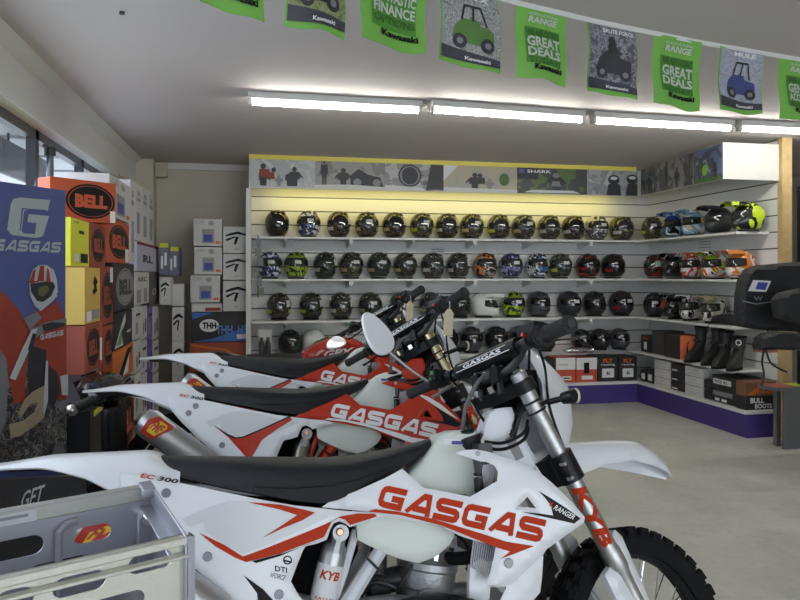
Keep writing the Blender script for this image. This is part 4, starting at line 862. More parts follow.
def motorcycle(name_label, M, v, steer):
    """v: dictionary of finishes"""
    t = thing('dirt_bike', name_label, 'motorcycle', (0,0,0), 0, None); t.matrix_world = M
    SM = steerM(steer)
    def p(name, key, fn, m, st=False, parent=None, angle=35, label=None):
        o = obj(name, build(key, fn, angle), m, parent or t)
        if st and not parent: o.matrix_local = SM
        if label: o['label'] = label
        return o
    # --- running gear
    for key, cx, R, w, rr, st in (('rear', 0, .335, .125, .2286, False), ('front', 1.559, .345, .088, .2667, True)):
        c = (cx, 0, R if key == 'rear' else .345)
        tr = lambda mb: MB().add([(x+c[0], y, z+c[2]) for x, y, z in mb.v], mb.f)
        wh = p('wheel', key+'rim', lambda: tr(rimm(rr)), v['rim'], st)
        p('tyre', key+'tyre', lambda: tr(tyre(R, w, 38 if key == 'front' else 34)), RUBBER, parent=wh)
        p('spokes', key+'sp', lambda: tr(spokes(rr-.004, .03 if key == 'front' else .05)), CHROME, parent=wh)
        p('hub', key+'hub', lambda: MB().lathe((c[0], -.05, c[2]), (c[0], .05, c[2]), [(0, .03), (.004, .042 if key == 'front' else .06), (.016, .03), (.05, .024), (.084, .03), (.096, .042), (.1, .03)]), ALU, parent=wh)
        p('brake_disc', key+'disc', lambda: disc_pattern((c[0], c[2]), .13 if key == 'front' else .11, .062 if key == 'front' else -.066), CHROME, parent=wh)
    p('swingarm', 'swing', lambda: merge(*[MB().tube([(0, y, .335), (.25, y*.9, .37), (.52, y*.55, .42)], [.028, .034, .04], 8, smooth=3) for y in (-.095, .095)], MB().box((.44, -.06, .38), (.52, .06, .45))), ALU)
    p('chain', 'chain', lambda: MB().tube([(.0, .07, .385), (.3, .07, .40), (.60, .07, .43), (.60, .07, .37), (.3, .07, .33), (0, .07, .285), (-.05, .07, .335), (0, .07, .385)], .006, 6), DARKM)
    # --- frame
    fr = p('frame', 'frame', lambda: merge(
        MB().tube([P(384,545,-.085)[:1]+(-.085,)+P(384,545,-.085)[1:], P(350,600,-.10)[:1]+(-.10,)+P(350,600,-.10)[1:], (.56, -.10, .42), (.58, -.08, .30)], [.024, .026, .027, .024], 8, smooth=4, flat=.75),
        MB().tube([(lambda q: (q[0], .085, q[1]))(P(384,545,-.085)), (lambda q: (q[0], .10, q[1]))(P(350,600,-.10)), (.56, .10, .42), (.58, .08, .30)], [.024, .026, .027, .024], 8, smooth=4, flat=.75),
        *[MB().tube([(.74, s*.060, .78), (.95, s*.05, .84), (1.12, s*.03, .93)], [.022, .022, .026], 8, smooth=4) for s in (-1, 1)],
        *[MB().tube([(lambda q: (q[0], s*.075, q[1]))(P(356,530,-.075)), (lambda q: (q[0], s*.075, q[1]))(P(337,594,-.075)), (.58, s*.075, .50)], .0115, 8, smooth=3) for s in (-1, 1)],
        *[MB().tube([(.70, s*.07, .84), (.45, s*.07, .87), (.18, s*.06, .90)], .012, 8, smooth=3) for s in (-1, 1)],
        MB().tube([(1.16, 0, .86), (1.12, 0, .62), (1.06, 0, .40), (.95, 0, .29)], [.026, .024, .022, .02], 10, smooth=4),
        *[MB().tube([(.97, s*.02, .30), (.9, s*.1, .27), (.62, s*.1, .27), (.57, s*.09, .33)], .014, 8, smooth=4) for s in (-1, 1)]), v['frame'])
    hp_ = [(496,409),(504,407.5),(512,407),(518,420),(524,436),(531,449),(539,461),(542,468),(536,474),(520,470),(500,460),(483,449),(483.5,438),(485,430),(488,420),(491,413)]
    p('headstock', 'headst', lambda: shell(PL(hp_, -.045), lambda x, z, d: (x, -.045+d, z), .09, .014, .006, both=True), v['frame'])
    p('headstock_plate', 'hplate', lambda: skin([PL([(504.5,439),(513,435),(517.5,443),(524,457),(516,461),(510,449)], -.046)], lambda x, z: (x, -.047, z)), GINK)
    p('cable_tie', 'ctie', lambda: MB().tube([(lambda q: (q[0], -.118, q[1]))(P(367,558,-.118)), (lambda q: (q[0], -.12, q[1]))(P(384,575,-.12))], .0035, 6), BLACK)
    # --- engine
    E0 = (lambda a, b, y=0: (lambda q: Vector((q[0], y, q[1])))(P(a, b, y)))
    p('engine_case', 'case', lambda: merge(MB().lathe((.86, -.125, .40), (.86, .125, .40), [(0, .07), (.012, .10), (.03, .115), (.22, .115), (.238, .10), (.25, .07)]), MB().lathe((.72, -.115, .42), (.72, .11, .42), [(0, .06), (.01, .085), (.03, .095), (.20, .095), (.22, .06)]), MB().box((.68, -.08, .30), (.96, .08, .50))), ALUC)
    p('cylinder_barrel', 'barrel', lambda: MB().lathe((.875, 0, .48), (.915, 0, .70), [(0, .078), (.10, .078), (.105, .084), (.15, .084), (.155, .088), (.172, .088), (.176, .080), (.205, .062)], 28), ALUC)
    for k, a in enumerate((-2.4, -1.57, -.7, .1)):
        p('head_bolt', 'hb%d' % k, lambda a=a: MB().cyl((.91+.066*cos(a), .066*sin(a), .655), (.916+.066*cos(a), .066*sin(a), .678), .010, n=6), CHROME)
    p('spark_plug_cap', 'plug', lambda: MB().tube([(.915, 0, .68), (.925, -.01, .72), (.95, -.03, .74)], [.016, .014, .010], 10), RUBBER)
    p('spark_lead', 'lead', lambda: MB().tube([(.95, -.03, .74), (1.0, -.07, .70), (1.01, -.10, .60), (.99, -.11, .50)], .0045, 6, smooth=4), BLACK)
    p('coolant_hose', 'hose', lambda: MB().tube([(.95, -.05, .66), (1.0, -.09, .665), (1.05, -.10, .69)], .018, 10, smooth=4), RUBBER)
    p('carburettor', 'carb', lambda: merge(MB().cyl((.72, 0, .60), (.82, 0, .61), .034), MB().box((.735, -.035, .50), (.79, .035, .60)), MB().cyl((.76, 0, .60), (.765, 0, .70), .024), MB().tube([(.70,-.05,.58),(.74,-.08,.62),(.80,-.09,.60)], .006, 6, smooth=3)), DARKM)
    p('breather_hoses', 'breath', lambda: merge(MB().tube([(.73, -.05, .52), (.70, -.09, .60), (.76, -.10, .68)], .005, 6, smooth=4), MB().tube([(.80, -.06, .48), (.79, -.10, .58), (.84, -.10, .66)], .005, 6, smooth=4)), BLACK)
    p('cylinder_side_cover', 'pvc', lambda: MB().cyl((.88, -.075, .56), (.88, -.10, .56), .035), ALUC)
    p('exhaust_pipe', 'pipe', lambda: MB().tube([(.96, 0, .56), (1.06, -.02, .55), (1.13, -.06, .46), (1.08, -.12, .36), (.95, -.15, .44), (.80, -.12, .54), (.64, -.09, .55), (.50, -.07, .60), (.43, -.09, .625)], [.024, .030, .045, .055, .058, .052, .036, .018, .016], 14, smooth=5), v['pipe'])
    p('pipe_guard', 'pguard', lambda: MB().tube([(1.13, -.09, .45), (1.06, -.155, .475), (.96, -.19, .535), (.86, -.19, .556), (.74, -.18, .55), (.66,-.16,.53)], [.040, .060, .062, .056, .044, .02], 12, smooth=5, flat=.8), BLACK)
    p('airbox', 'airbox', lambda: shell([(.30,.55),(.62,.55),(.70,.70),(.68,.86),(.25,.90),(.20,.78)], lambda x, z, d: (x, -.07+d, z), .14, .05, .02, both=True), mat('airbox_black', (.005,.005,.006), .9, spec=.05))
    # --- shock and reservoir
    RES = ALU if v['kind'] == 'white' else mat('olive_reservoir', (.22,.21,.17), .35, .9)
    sh = p('shock_reservoir', 'res', lambda: (lambda a, b: MB().lathe(a, b, [(-.012, .014), (.0, .022), (.014, .033), (.03, .036), ((b-a).length, .036)], 20))(E0(336,541,-.075), E0(322,604,-.075)), RES)
    if v['kind'] == 'white': p('reservoir_label', 'reslab', lambda: (lambda a, b: MB().lathe(a+(b-a)*.36, b, [(0, .0366), ((b-a).length*.58, .0366)], 20))(E0(336,541,-.075), E0(322,604,-.075)), WINK, parent=sh)
    def kyb():
        a = E0(336,541,-.075); b = E0(322,604,-.075); ax = (b-a).normalized(); lat = Vector((0, -1, 0)); sd = ax.cross(lat).normalized()*-1
        def pl(u, vv, z0): 
            th = (u-.5)*1.5; return tuple(a+(b-a)*z0+ax*(.5-vv)*.022+sd*.0374*sin(th)+lat*.0374*cos(th))
        return merge(textmesh('KYB', lambda u, w: pl(u, w, .52), bold=.03, italic=.2, sub=.2), textmesh('KAYABA', lambda u, w: pl(u, w*.35, .84)))
    if v['kind'] == 'white': p('lettering', 'kybres', kyb, ORANGE, parent=sh)
    p('reservoir_cap', 'rescap', lambda: (lambda a, b: MB().cyl(a+(b-a)*.955, b, .0372))(E0(336,541,-.075), E0(322,604,-.075)), mat('reservoir_red', (.35,.02,.02), .4), parent=sh)
    p('shock_clevis', 'clevis', lambda: (lambda a: MB().cyl((a.x, -.11, a.z), (a.x, .04, a.z), .022).tube([a, a+Vector((-.015, .0, -.05))], [.018, .024], 10))(E0(340,532,-.09)), ALUC)
    p('shock_bolt', 'sbolt', lambda: (lambda a: MB().lathe((a.x, -.120, a.z), (a.x, -.105, a.z), [(0, .006), (.0, .008), (.006, .0105), (.012, .0105)], 16))(E0(340,532,-.115)), COPPER)
    p('shock_spring', 'spring', lambda: MB().tube([(.66-.16*i/70, -.0+.038*cos(i*.75), .70-.28*i/70) if True else 0 for i in range(71)] and [(.655-.12*i/70+.03*sin(i*.75), .038*cos(i*.75), .70-.27*i/70) for i in range(71)], .006, 6), v['spring'])
    # --- muffler (right side)
    def ma(): 
        q1 = P(143,419,-.17,M2); q2 = P(236,487,-.15,M2); return Vector((q1[0], -.17, q1[1])), Vector((q2[0], -.145, q2[1]))
    def muf():
        a, b = ma(); L = (b-a).length; return MB().lathe(a, b, [(.0, .030), (.0, .046), (.03, .057), (.05, .058), (L*.9, .056), (L, .035)], 28)
    mf = p('muffler', 'muf', muf, ALU)
    p('end_cap', 'mcap', lambda: (lambda a, b: MB().lathe(a-(b-a).normalized()*.004, b, [(0, .026), (0, .044), (.028, .0585), (.046, .0592), (.05, .0585)], 28))(*ma()), mat('dull_steel', (.42,.42,.44), .4, .9), parent=mf)
    def cylplace(s0, s1, t0, t1, rr):
        a, b = ma(); d = (b-a).normalized(); lat = Vector((0, -1, 0)); lat = (lat-d*lat.dot(d)).normalized(); upv = lat.cross(d)*-1; upv = upv if upv.z > 0 else -upv
        return lambda u, w: tuple(a+d*(s0+(s1-s0)*u)+lat*rr*cos(t0+(t1-t0)*w)+upv*rr*sin(t0+(t1-t0)*w))
    p('badge', 'fmf1', lambda: skin([[(.05,.0),(.55,-.0),(.95,.85),(.9,1),(.25,1),(0,.6)]], cylplace(.022, .125, -.80, .85, .0594), .10), mat('fmf_red', (.42,.03,.02), .35), parent=mf)
    p('badge', 'fmf2', lambda: skin([[(.22,.22),(.55,.22),(.78,.72),(.7,.85),(.42,.85),(.2,.5)]], cylplace(.022, .125, -.80, .85, .0606), .10), mat('fmf_yellow', (.75,.48,.03), .35), parent=mf)
    p('lettering', 'fmf3', lambda: textmesh('FMF', cylplace(.046, .094, -.20, .45, .0622), bold=.03, italic=.3, sub=.2), mat('fmf_red', (.42,.03,.02), .35), parent=mf)
    # --- fuel tank
    tk = p('fuel_tank', 'tankup', lambda: shell(PL(tank_up_px, -.11), lambda x, z, d: (x, -(wT(x, z)-.03)+d*.8, z), .23, .016, .030, both=True), TANK)
    p('lower_tank', 'tanklo', lambda: shell(PL(tank_lo_px, -.12), lambda x, z, d: (x, -.118+d, z), .236, .013, .005, both=True), TANK)
    p('tank_cap', 'cap', lambda: (lambda q: MB().lathe((q[0]-.0, -.03, q[1]-.022), (q[0]-.01, -.03, q[1]+.02), [(-.03, .048), (.004, .050), (.010, .050), (.012, .034), (.026, .034), (.032, .026)], 20))(P(463,433,0)), BLACK)
    p('vent_hose', 'venth', lambda: (lambda q: MB().tube([(q[0], 0, q[1]+.01), (q[0]+.01, -.02, q[1]+.08), (q[0]+.06, -.03, q[1]+.16), (q[0]+.14, 0, q[1]+.19)], .0065, 8, smooth=5))(P(463,433,0)), mat('grey_hose', (.10,.10,.11), .4))
    p('tank_label', 'tlab', lambda: skin([PL([(448,439),(472,438.5),(472,445),(448,445.5)], -.075)], lambda x, z: (x, -.078-.02*0, z), .05) if False else skin([PL([(448,438.5),(472,438.5),(472,445),(448,445)], -.118)], lambda x, z: (x, -(wT(x, z)-.03)-.0015, z), .02), WINK, parent=tk)
    p('tank_label_print', 'tlab2', lambda: skin([PL([(456,441),(471.5,441),(471.5,444.5),(456,444.5)], -.118)], lambda x, z: (x, -(wT(x, z)-.03)-.0022, z), .02), BLUEB, parent=tk)
    # --- seat and bodywork
    s_ = p('seat', 'seat', seat_mesh, VINYL, angle=60)
    p('seam', 'seam', seat_seam, BLACK, parent=s_)
    p('rear_fender', 'rf', fender_rear, v['tail'], angle=50)
    p('fender_underside', 'rfu', lambda: MB().rings([[(x, a*(.050+.05*ss((x+.27)/.52, 0, .6)), .968-.05*ss((x+.27)/.52, .62, 1)-.012*(abs(a) > .9)-.05*ss((x+.27)/.52,.3,.9)) for a in (-1, -.5, 0, .5, 1)]+[(x, a*.05, .955-.05*ss((x+.27)/.52, .62, 1)-.06*ss((x+.27)/.52,.3,.9)) for a in (1, 0, -1)] for x in np.linspace(-.2, .24, 12)]), BLACK)
    pn = PL(panel_px, wP)
    pan = p('side_panel', 'panel', lambda: shell(pn, near(wP), .005, .016, .006), v['panel'])
    p('side_panel', 'panelf', lambda: shell(pn, far(wP), .005, .03, .006), v['panel'])
    p('number_sticker', 'stick', lambda: skin([PL(sticker_px, wP)], on(wP, .0009)), STICKER_SHADE, parent=pan)
    p('panel_facet', 'facet', lambda: skin([PL(facet_shade_px, wP)], on(wP, .0013)), STICKER_SHADE, parent=pan)  # flat patch: shade of the panel's recessed facet put into its grey
    if v['kind'] == 'white':
        p('stripe', 'stra', lambda: skin([PL(stripe_a_px, wP), PL(stripe_b_px, wP)], on(wP, .0018)), ORANGE, parent=pan)
        p('dark_stripe', 'strk', lambda: skin([PL(stripe_k_px, wP), PL(arrow_k_px, wP)], on(wP, .0022)), INK, parent=pan)
        p('lettering', 'plet', lambda: merge(textmesh('VFORCE', lambda a, b: on(wP)(*P(269.5+15*a+2*b, 577+3.5*a-5*b+.0, wP)), italic=.2), textmesh('DTI', lambda a, b: on(wP)(*P(275+12*a, 571-5.5*b+2*a, wP)), bold=.02), skin(ringpoly(287.5, 560, 4.5, 4.5, 1.3), lambda a, b: on(wP)(*P(a, b, wP)), 9), skin([[(283,559),(292,561.5),(291.5,563),(283,561)]], lambda a, b: on(wP)(*P(a, b, wP)), 9)), INK, parent=pan)
    else:
        # red lower flash as on the middle bike
        fl = [(213,425),(228,435),(236,438),(243,437),(262,429),(290,416.5),(292,420),(276,430),(262,440),(252,457),(246,457),(228,437)]
        p('stripe', 'redfl', lambda: skin([PL(fl, wP, M2)], on(wP, .0018)), v['shroud'], parent=pan)
        p('dark_stripe', 'redflk', lambda: skin([PL([(213,424.6),(228,434),(236,437.3),(243,436.5),(262,428.5),(290,415.6),(290,417),(262,430),(243,438),(235,438.8),(227,435.6)], wP, M2)], on(wP, .0024)), INK, parent=pan)
    def ec(word, x0, x1, yb0, yb1, h): return lambda a, b: on(wP)(*P(x0+(x1-x0)*a, yb0+(yb1-yb0)*a-h*b, wP, M2))
    p('lettering', 'ec1', lambda: textmesh('EC', ec('EC', 179.5, 189, 396.2, 398, 3.0), bold=.03, italic=.3), ORANGE, parent=pan)
    p('lettering', 'ec2', lambda: textmesh('300', ec('300', 190, 203.5, 398.2, 400.6, 3.0), bold=.03, italic=.3), INK, parent=pan)
    for k, (a, b, Mq) in enumerate(((207.5, 556.5, M1), (279, 594.5, M1), (195.8, 406, M2), (188.6, 413, M2))):
        q = P(a, b, wP, Mq); p('panel_bolt', 'pb%d' % k, lambda q=q: MB().lathe((q[0], -wP(*q)-.004, q[1]), (q[0], -wP(*q)+.004, q[1]), [(0, .004), (.0, .0105), (.003, .012), (.006, .012)], 14), mat('panel_fastener', (.22,.22,.25), .4, .5), parent=pan)
    sp = PL(shroud_px, wS); tri = PL(tri_px, wS)
    for nm, fn, key in (('shroud', near(wS), 'n'), ('shroud', far(wS), 'f')):
        o = p(nm, 'shr'+key, lambda fn=fn: shell(sp, fn, .005, .015, .007, holes=[tri]), v['shroud'])
        if key == 'n': shn = o
    Q = logoQ
    def lq(a, b):
        x = (Q[3][0]*(1-a)+Q[2][0]*a)*(1-b)+(Q[0][0]*(1-a)+Q[1][0]*a)*b; y = (Q[3][1]*(1-a)+Q[2][1]*a)*(1-b)+(Q[0][1]*(1-a)+Q[1][1]*a)*b
        return on(wS, .0016)(*P(x, y, wS))
    p('lettering', 'logo', lambda: gasgas(lq, w=.285), v['logo'], parent=shn)
    p('underline', 'undl', lambda: skin([PL(underline_px, wS)], on(wS, .0014)), v['logo'], parent=shn)
    lf = cache['logo']; 
    p('lettering', 'logof', lambda: MB().add([(lambda c: (c.x, -c.y, c.z))(vv.co) for vv in lf.vertices], [tuple(reversed(q.vertices)) for q in lf.polygons]), v['logo'], parent=shn)
    p('dark_flash', 'rang', lambda: skin([PL(ranger_px, wS)], on(wS, .0014)), INK, parent=shn)
    if v['kind'] == 'white':
        p('lettering', 'rangt', lambda: textmesh('RANGER', lambda a, b: on(wS, .0024)(*P(555.5+20*a-2.0*(1-b)*1.4, 509+11*a-4.6*b, wS)), bold=.02, italic=.2), WINK, parent=shn)
        p('lettering', 'rangx', lambda: textmesh('X', lambda a, b: on(wS, .0024)(*P(548.5+4.5*a, 505.5+2.5*a-5*b, wS)), bold=.05), ORANGE, parent=shn)
    else: p('white_edge', 'wedge', lambda: skin([PL([(510,470),(528,475),(548,487),(577,512),(560,503),(535,487)], wS)], on(wS, .0020)), WINK, parent=shn)
    p('shroud_bolt', 'shb', lambda: (lambda q: MB().lathe((q[0], -wS(*q)-.006, q[1]), (q[0], -wS(*q), q[1]), [(0, .005), (0, .011), (.004, .013)], 14))(P(508.5,563,wS)), mat('panel_fastener_pale', (.42,.42,.45), .5), parent=shn)
    p('top_bolt', 'shb2', lambda: (lambda q: MB().lathe((q[0], -wS(*q)-.003, q[1]), (q[0], -wS(*q), q[1]), [(0, .003), (0, .006), (.003, .007)], 10))(P(478,453.5,wS)), mat('panel_fastener_pale', (.42,.42,.45), .5), parent=shn)
    lo = PL([(497,556),(543,556),(542,575),(540,592),(530,604),(512,625),(498,618),(500,600),(506,588)], -.15)
    for s in (-1, 1): p('radiator_wing', 'wing%d' % s, lambda s=s: shell(lo, lambda x, z, d, s=s: (x, s*(.158-d), z), .006, .02, .006), v['wing'])
    # radiators
    ra = [(474,541),(497,547),(496,552),(488,578),(472,570)]
    def radi():
        a = P(484,541,-.14); b = P(482,580,-.14); c = P(493,465,-.14)
        mb = MB()
        for s in (-1, 1): mb.box((1.035, s*.145-.0 if s < 0 else .06, .66), (1.075, -.06 if s < 0 else .145, .97))
        return mb
    rd = p('radiator', 'radi', radi, DARKM)
    def louv():
        mb = MB(); q = PL([(472,539),(498,546),(490,580),(470,570)], -.15)
        for i in range(11):
            s = i/10; a = P(474+22*s, 540+7*s, -.150); b = P(470.5+20*s, 567+11*s, -.150)
            mb.tube([(a[0], -.150, a[1]), (b[0], -.150, b[1])], .0024, 6)
        for i in range(7):
            s = i/6; a = P(484+12*s, 465-2*s, -.150); b = P(480+12*s, 492-8*s, -.150); mb.tube([(a[0], -.150, a[1]), (b[0], -.150, b[1])], .003, 6)
        return mb
    p('louvre', 'louv', louv, mat('louvre_grey', (.50,.49,.53), .5), parent=rd)
    p('radiator_frame', 'radf', lambda: shell(PL([(471,566),(492,578),(490,600),(470,606),(470,585)], -.14), lambda x, z, d: (x, -.14+d, z), .03, .03, .006), v['wing'], parent=rd)
    p('tap', 'tap', lambda: MB().tube([(lambda q: (q[0], -.155, q[1]))(P(477.5,473,-.155)), (lambda q: (q[0], -.155, q[1]))(P(480,494,-.155))], [.012, .014], 10), BLACK)
    p('hose_clamp', 'clamp', lambda: (lambda q: MB().ring((q[0], -.155, q[1]), (.1, 0, 1), .014, .003, 16, 5))(P(478.5,477,-.155)), CHROME)
    # --- front end (turned with the steering)
    for s in (-1, 1):
        y = s*.102; k = 'n' if s < 0 else 'f'; a, b, q = fork_body(y)
        f_ = p('fork_leg', 'fork'+k, lambda: MB().lathe(a, b, [(-.012, .018), (-.010, .024), (0, .0255), (q(.90), .0255), (q(.85), .0270), (q(.645), .0270), (q(.635), .031), (q(.59), .031), (q(.575), .026), (q(.53), .0235), (q(.40), .0235), (q(.385), .030), (q(.32), .032), (q(.30), .028)], 24), v['fork'], True)
        p('fork_cap', 'fcap'+k, lambda: MB().lathe(a-(b-a).normalized()*.02, b, [(0, .010), (.006, .016), (.008, .022), (.014, .022)], 12), v['cap'], True)
        p('fork_guard', 'fgd'+k, lambda: shell([(fk(z, 0, o).x, z+0) for z, o in ((.575, -.075), (.60, -.02), (.64, .02), (.68, .045), (.69, .065), (.67, .08), (.60, .07), (.45, .05), (.33, .045), (.30, 0), (.33, -.045), (.50, -.08))], lambda x, z, d, s=s: (x, s*(.118-d), z), .032, .02, .012), v['guard'], True)
    def forktext():
        y = -.102; a = fk(.825, y, 0); b = fk(.655, y, 0); d = (b-a).normalized(); lat = Vector((0, -1, 0)); sd = lat.cross(d).normalized(); sd = sd if sd.x > 0 else -sd
        def pl(u, w): th = (w-.5)*1.6-.62; return tuple(a+d*(b-a).length*u+lat*.0278*cos(th)+sd*.0278*sin(th))
        return pl
    p('lettering', 'kybf', lambda: textmesh('KYB', forktext(), bold=.05, italic=.15, sub=.15), v['kyb'], True)
    p('lettering', 'kybs', lambda: textmesh('closed cartridge', (lambda f: lambda u, w: f(u*.9+.05, w*.14-.22))(forktext())), INK, True)
    tc = lambda z0, z1, r: merge(*[MB().cyl(fk(z0, s*.102), fk(z1, s*.102), r, n=20) for s in (-1, 1)], MB().add([tuple(fk(z, y, o)) for z in (z0, z1) for y, o in ((-.10, -.03), (-.10, .03), (-.03, .045), (.03, .045), (.10, .03), (.10, -.03), (.03, -.055), (-.03, -.055))], [(7,6,5,4,3,2,1,0), (8,9,10,11,12,13,14,15)]+[(i, (i+1) % 8, (i+1) % 8+8, i+8) for i in range(8)]))
    p('upper_clamp', 'tcu', lambda: tc(1.098, 1.132, .036), BLACK, True)
    p('lower_clamp', 'tcl', lambda: tc(.838, .915, .038), BLACK, True)
    for k, z in enumerate((.855, .895)): p('clamp_bolt', 'cb%d' % k, lambda z=z: MB().cyl(fk(z, -.125, -.035), fk(z, -.145, -.035), .006, n=6), CHROME, True)
    p('stem_nut', 'stem', lambda: MB().cyl(fk(1.132, 0, -.03), fk(1.15, 0, -.03), .018, n=6), CHROME, True)
    p('fork_strap', 'fstrap', lambda: merge(*[MB().ring(fk(z, -.102), AX, .0275, .0035, 20, 6) for z in (1.068, 1.040)], MB().tube([fk(1.052, -.13), fk(1.052, -.135, .03)], .006, 6)), BLACK, True)
    p('front_fender', 'ff', fender_front, v['ffend'], True, angle=50)
    # headlight mask / number plate
    def mask():
        xf = interp([(1.245,1.31),(1.218,1.35),(1.17,1.40),(1.12,1.432),(1.01,1.42),(.95,1.388),(.93,1.37)]); rg = []
        for i in range(20):
            s = i/19; z = 1.245-.315*s; w = .070+.048*sin(pi*(.10+.80*s)); bk = .075+.115*sin(pi*(.08+.84*s)); o = []
            for a in np.linspace(-1, 1, 15): o.append((xf(z)-bk*abs(a)**2.4, a*w, z))
            rg.append(o+[(x-.005, y*.96, zz) for x, y, zz in o[::-1]])
        return MB().rings(rg)
    p('headlight_mask', 'mask', mask, v['mask'], True, angle=60)
    p('headlight', 'hl', lambda: MB().ball((1.395, 0, 1.08), .055, 14, 8, (.5, 1, 1)), mat('lamp_glass', (.5,.5,.52), .1, .3), True)
    for s in (-1, 1):
        k = 'n' if s < 0 else 'f'; a = fk(1.048, s*.13, .03); b = a+Vector((.02, s*.085, 0))
        ind = p('indicator', 'ind'+k, lambda: MB().tube([a, a+(b-a)*.55, a+(b-a)*.62, b, b+Vector((.0, s*.012, 0))], [.009, .009, .017, .022, .018], 14), BLACK, True)
        p('indicator_lens', 'indl'+k, lambda: MB().ring(b+Vector((.008, s*.006, 0)), (1, s*.3, 0), .019, .0035, 20, 6), mat('lens_pale', (.62,.55,.42), .2), True)
    # handlebar
    p('handlebar', 'bar', lambda: MB().tube([Vector(q)+Vector((BARDX, 0, 0)) for q in bars_path()], .0125, 12, smooth=4), v['bar'], True)
    p('bar_clamp', 'bclamp', lambda: merge(*[MB().box((1.110, s*.048-.018, 1.136), (1.155, s*.048+.018, 1.182)).cyl((1.132, s*.048, 1.10), (1.132, s*.048, 1.15), .013) for s in (-1, 1)]), BLACK, True)
    for s in (-1, 1): p('clamp_bolt', 'bcb%d' % s, lambda s=s: merge(*[MB().cyl((x, s*.048, 1.18), (x, s*.048, 1.19), .006, n=8) for x in (1.117, 1.148)]), DARKM, True)
    pad = p('bar_pad', 'pad', lambda: MB().rings([[(1.135+.024*cos(a), y, 1.222+.028*sin(a)) for a in [2*pi*k/14 for k in range(14)]] for y in (-.155, -.15, .15, .155)]), BLACK, True)
    p('lettering', 'padt', lambda: merge(skin([rect(0, .0, 1, .12), rect(.05, .86, .95, .94)], lambda u, w: (1.065+.004, -.14+.28*u, 1.215+.03*w) if False else (1.1095-.0005, .14-.28*u, 1.212+.022*w), .3), textmesh('GASGAS', lambda u, w: (1.1088, .10-.2*u, 1.216+.013*w), bold=.03)), WINK, True)
    for s in (-1, 1):
        k = 'n' if s < 0 else 'f'
        a = bpt(s*.285); b = bpt(s*.42); dd = (b-a).normalized()
        p('grip', 'grip'+k, lambda: MB().lathe(a, b, [(0, .020), (.002, .034 if s < 0 else .024), (.008, .034 if s < 0 else .024), (.012, .0235 if s < 0 else .019), (.06, .0225 if s < 0 else .018), (.118, .0230 if s < 0 else .0185), (.122, .0245 if s < 0 else .0205), (.130, .0245 if s < 0 else .0205), (.134, .018)], 20), GRIPM, True)
        if s < 0: p('throttle_housing', 'thr', lambda: MB().lathe(bpt(-.245), bpt(-.285), [(0, .018), (.002, .030), (.012, .036), (.034, .037), (.039, .030)], 18).cbox(bpt(-.255, 0, .028), (.04, .03, .03)), BLACK, True)
        else: p('switch_block', 'sw', lambda: MB().lathe(bpt(.225), bpt(.268), [(0, .018), (.003, .026), (.038, .026), (.042, .02)], 16).cbox(bpt(.245, -.015, .012), (.05, .034, .035)), BLACK, True)
        p('lever_perch', 'perch'+k, lambda: merge(MB().cyl(bpt(s*.19), bpt(s*.215), .021), MB().tube([bpt(s*.20, .0), bpt(s*.20, .045, .008), bpt(s*.235, .06, .0)], [.014, .014, .010], 10)), BLACK if s > 0 else mat('cast_black', (.04,.04,.045), .5), True)
        p('lever', 'lever'+k, lambda: MB().tube([bpt(s*.225, .055, -.002), bpt(s*.28, .065, -.008), bpt(s*.34, .06, -.02), bpt(s*.37, .055, -.024)], [.007, .006, .006, .009], 8, smooth=4, flat=.6), (ALUC if s > 0 and v['kind'] == 'white' else BLACK), True)
    p('master_cylinder', 'mcyl', lambda: merge(MB().box((1.085+BARDX, -.25, 1.235), (1.13+BARDX, -.19, 1.262)), MB().cyl((1.11+BARDX, -.24, 1.225), (1.11+BARDX, -.15, 1.222), .012)), BLACK, True)
    p('stop_button', 'stopb', lambda: MB().cyl(bpt(-.222, -.02, .012), bpt(-.222, -.034, .014), .0065, n=10), mat('button_red', (.5,.04,.03), .4), True)
    p('switch_buttons', 'swb', lambda: merge(MB().cyl(bpt(.24, -.04, .018), bpt(.24, -.048, .018), .006, n=10), MB().cyl(bpt(.252, -.04, .002), bpt(.252, -.047, .002), .005, n=10)), mat('button_green', (.05,.30,.12), .4), True)
    for k, pts in enumerate(([(-.24, -.01, .02), (-.17, .03, .04), (-.06, .10, .0), (.0, .09, -.10)], [(-.255, .0, .03), (-.16, .04, .07), (-.02, .09, .05), (.02, .06, -.08)], [(.23, .02, .0), (.13, .07, -.01), (.03, .09, -.06), (-.02, .07, -.14)], [(-.2, .03, 0), (-.14, .09, -.03), (-.12, .10, -.14), (-.12, .13, -.27)], [(.2, .0, -.02), (.10, -.02, -.06), (.03, -.04, -.10), (0, 0, -.2)])):
        p('control_cable', 'cable%d' % k, lambda pts=pts: MB().tube([bpt(max(-.42, min(.42, y)), dx, dz) for y, dx, dz in pts], .0042, 6, smooth=6), BLACK, True)
    p('instrument', 'dash', lambda: MB().box((1.18, -.055, 1.165), (1.21, .055, 1.215)).box((1.19, -.085, 1.06), (1.25, .085, 1.17)).cyl((1.19, 0, 1.13), (1.19, 0, 1.17), .02), BLACK, True)
    p('ignition_loom', 'loom', lambda: merge(*[MB().tube([(1.15+.02*i, -.06+.03*i, 1.17), (1.20, -.075+.03*i, 1.10), (1.17, -.06+.02*i, 1.02), (1.15, -.05, .97)], .006, 6, smooth=5) for i in range(4)]), BLACK, True)
    p('steering_loop', 'sloop', lambda: merge(*[MB().tube([(1.08, -.06, .955+k), (1.13, -.085, .95+k), (1.19, -.095, .975+k), (1.215, -.07, 1.01+k)], .005, 8, smooth=6) for k in (0, .018)]), BLACK)
    # mirror on the left bar
    mr = v.get('mirror')
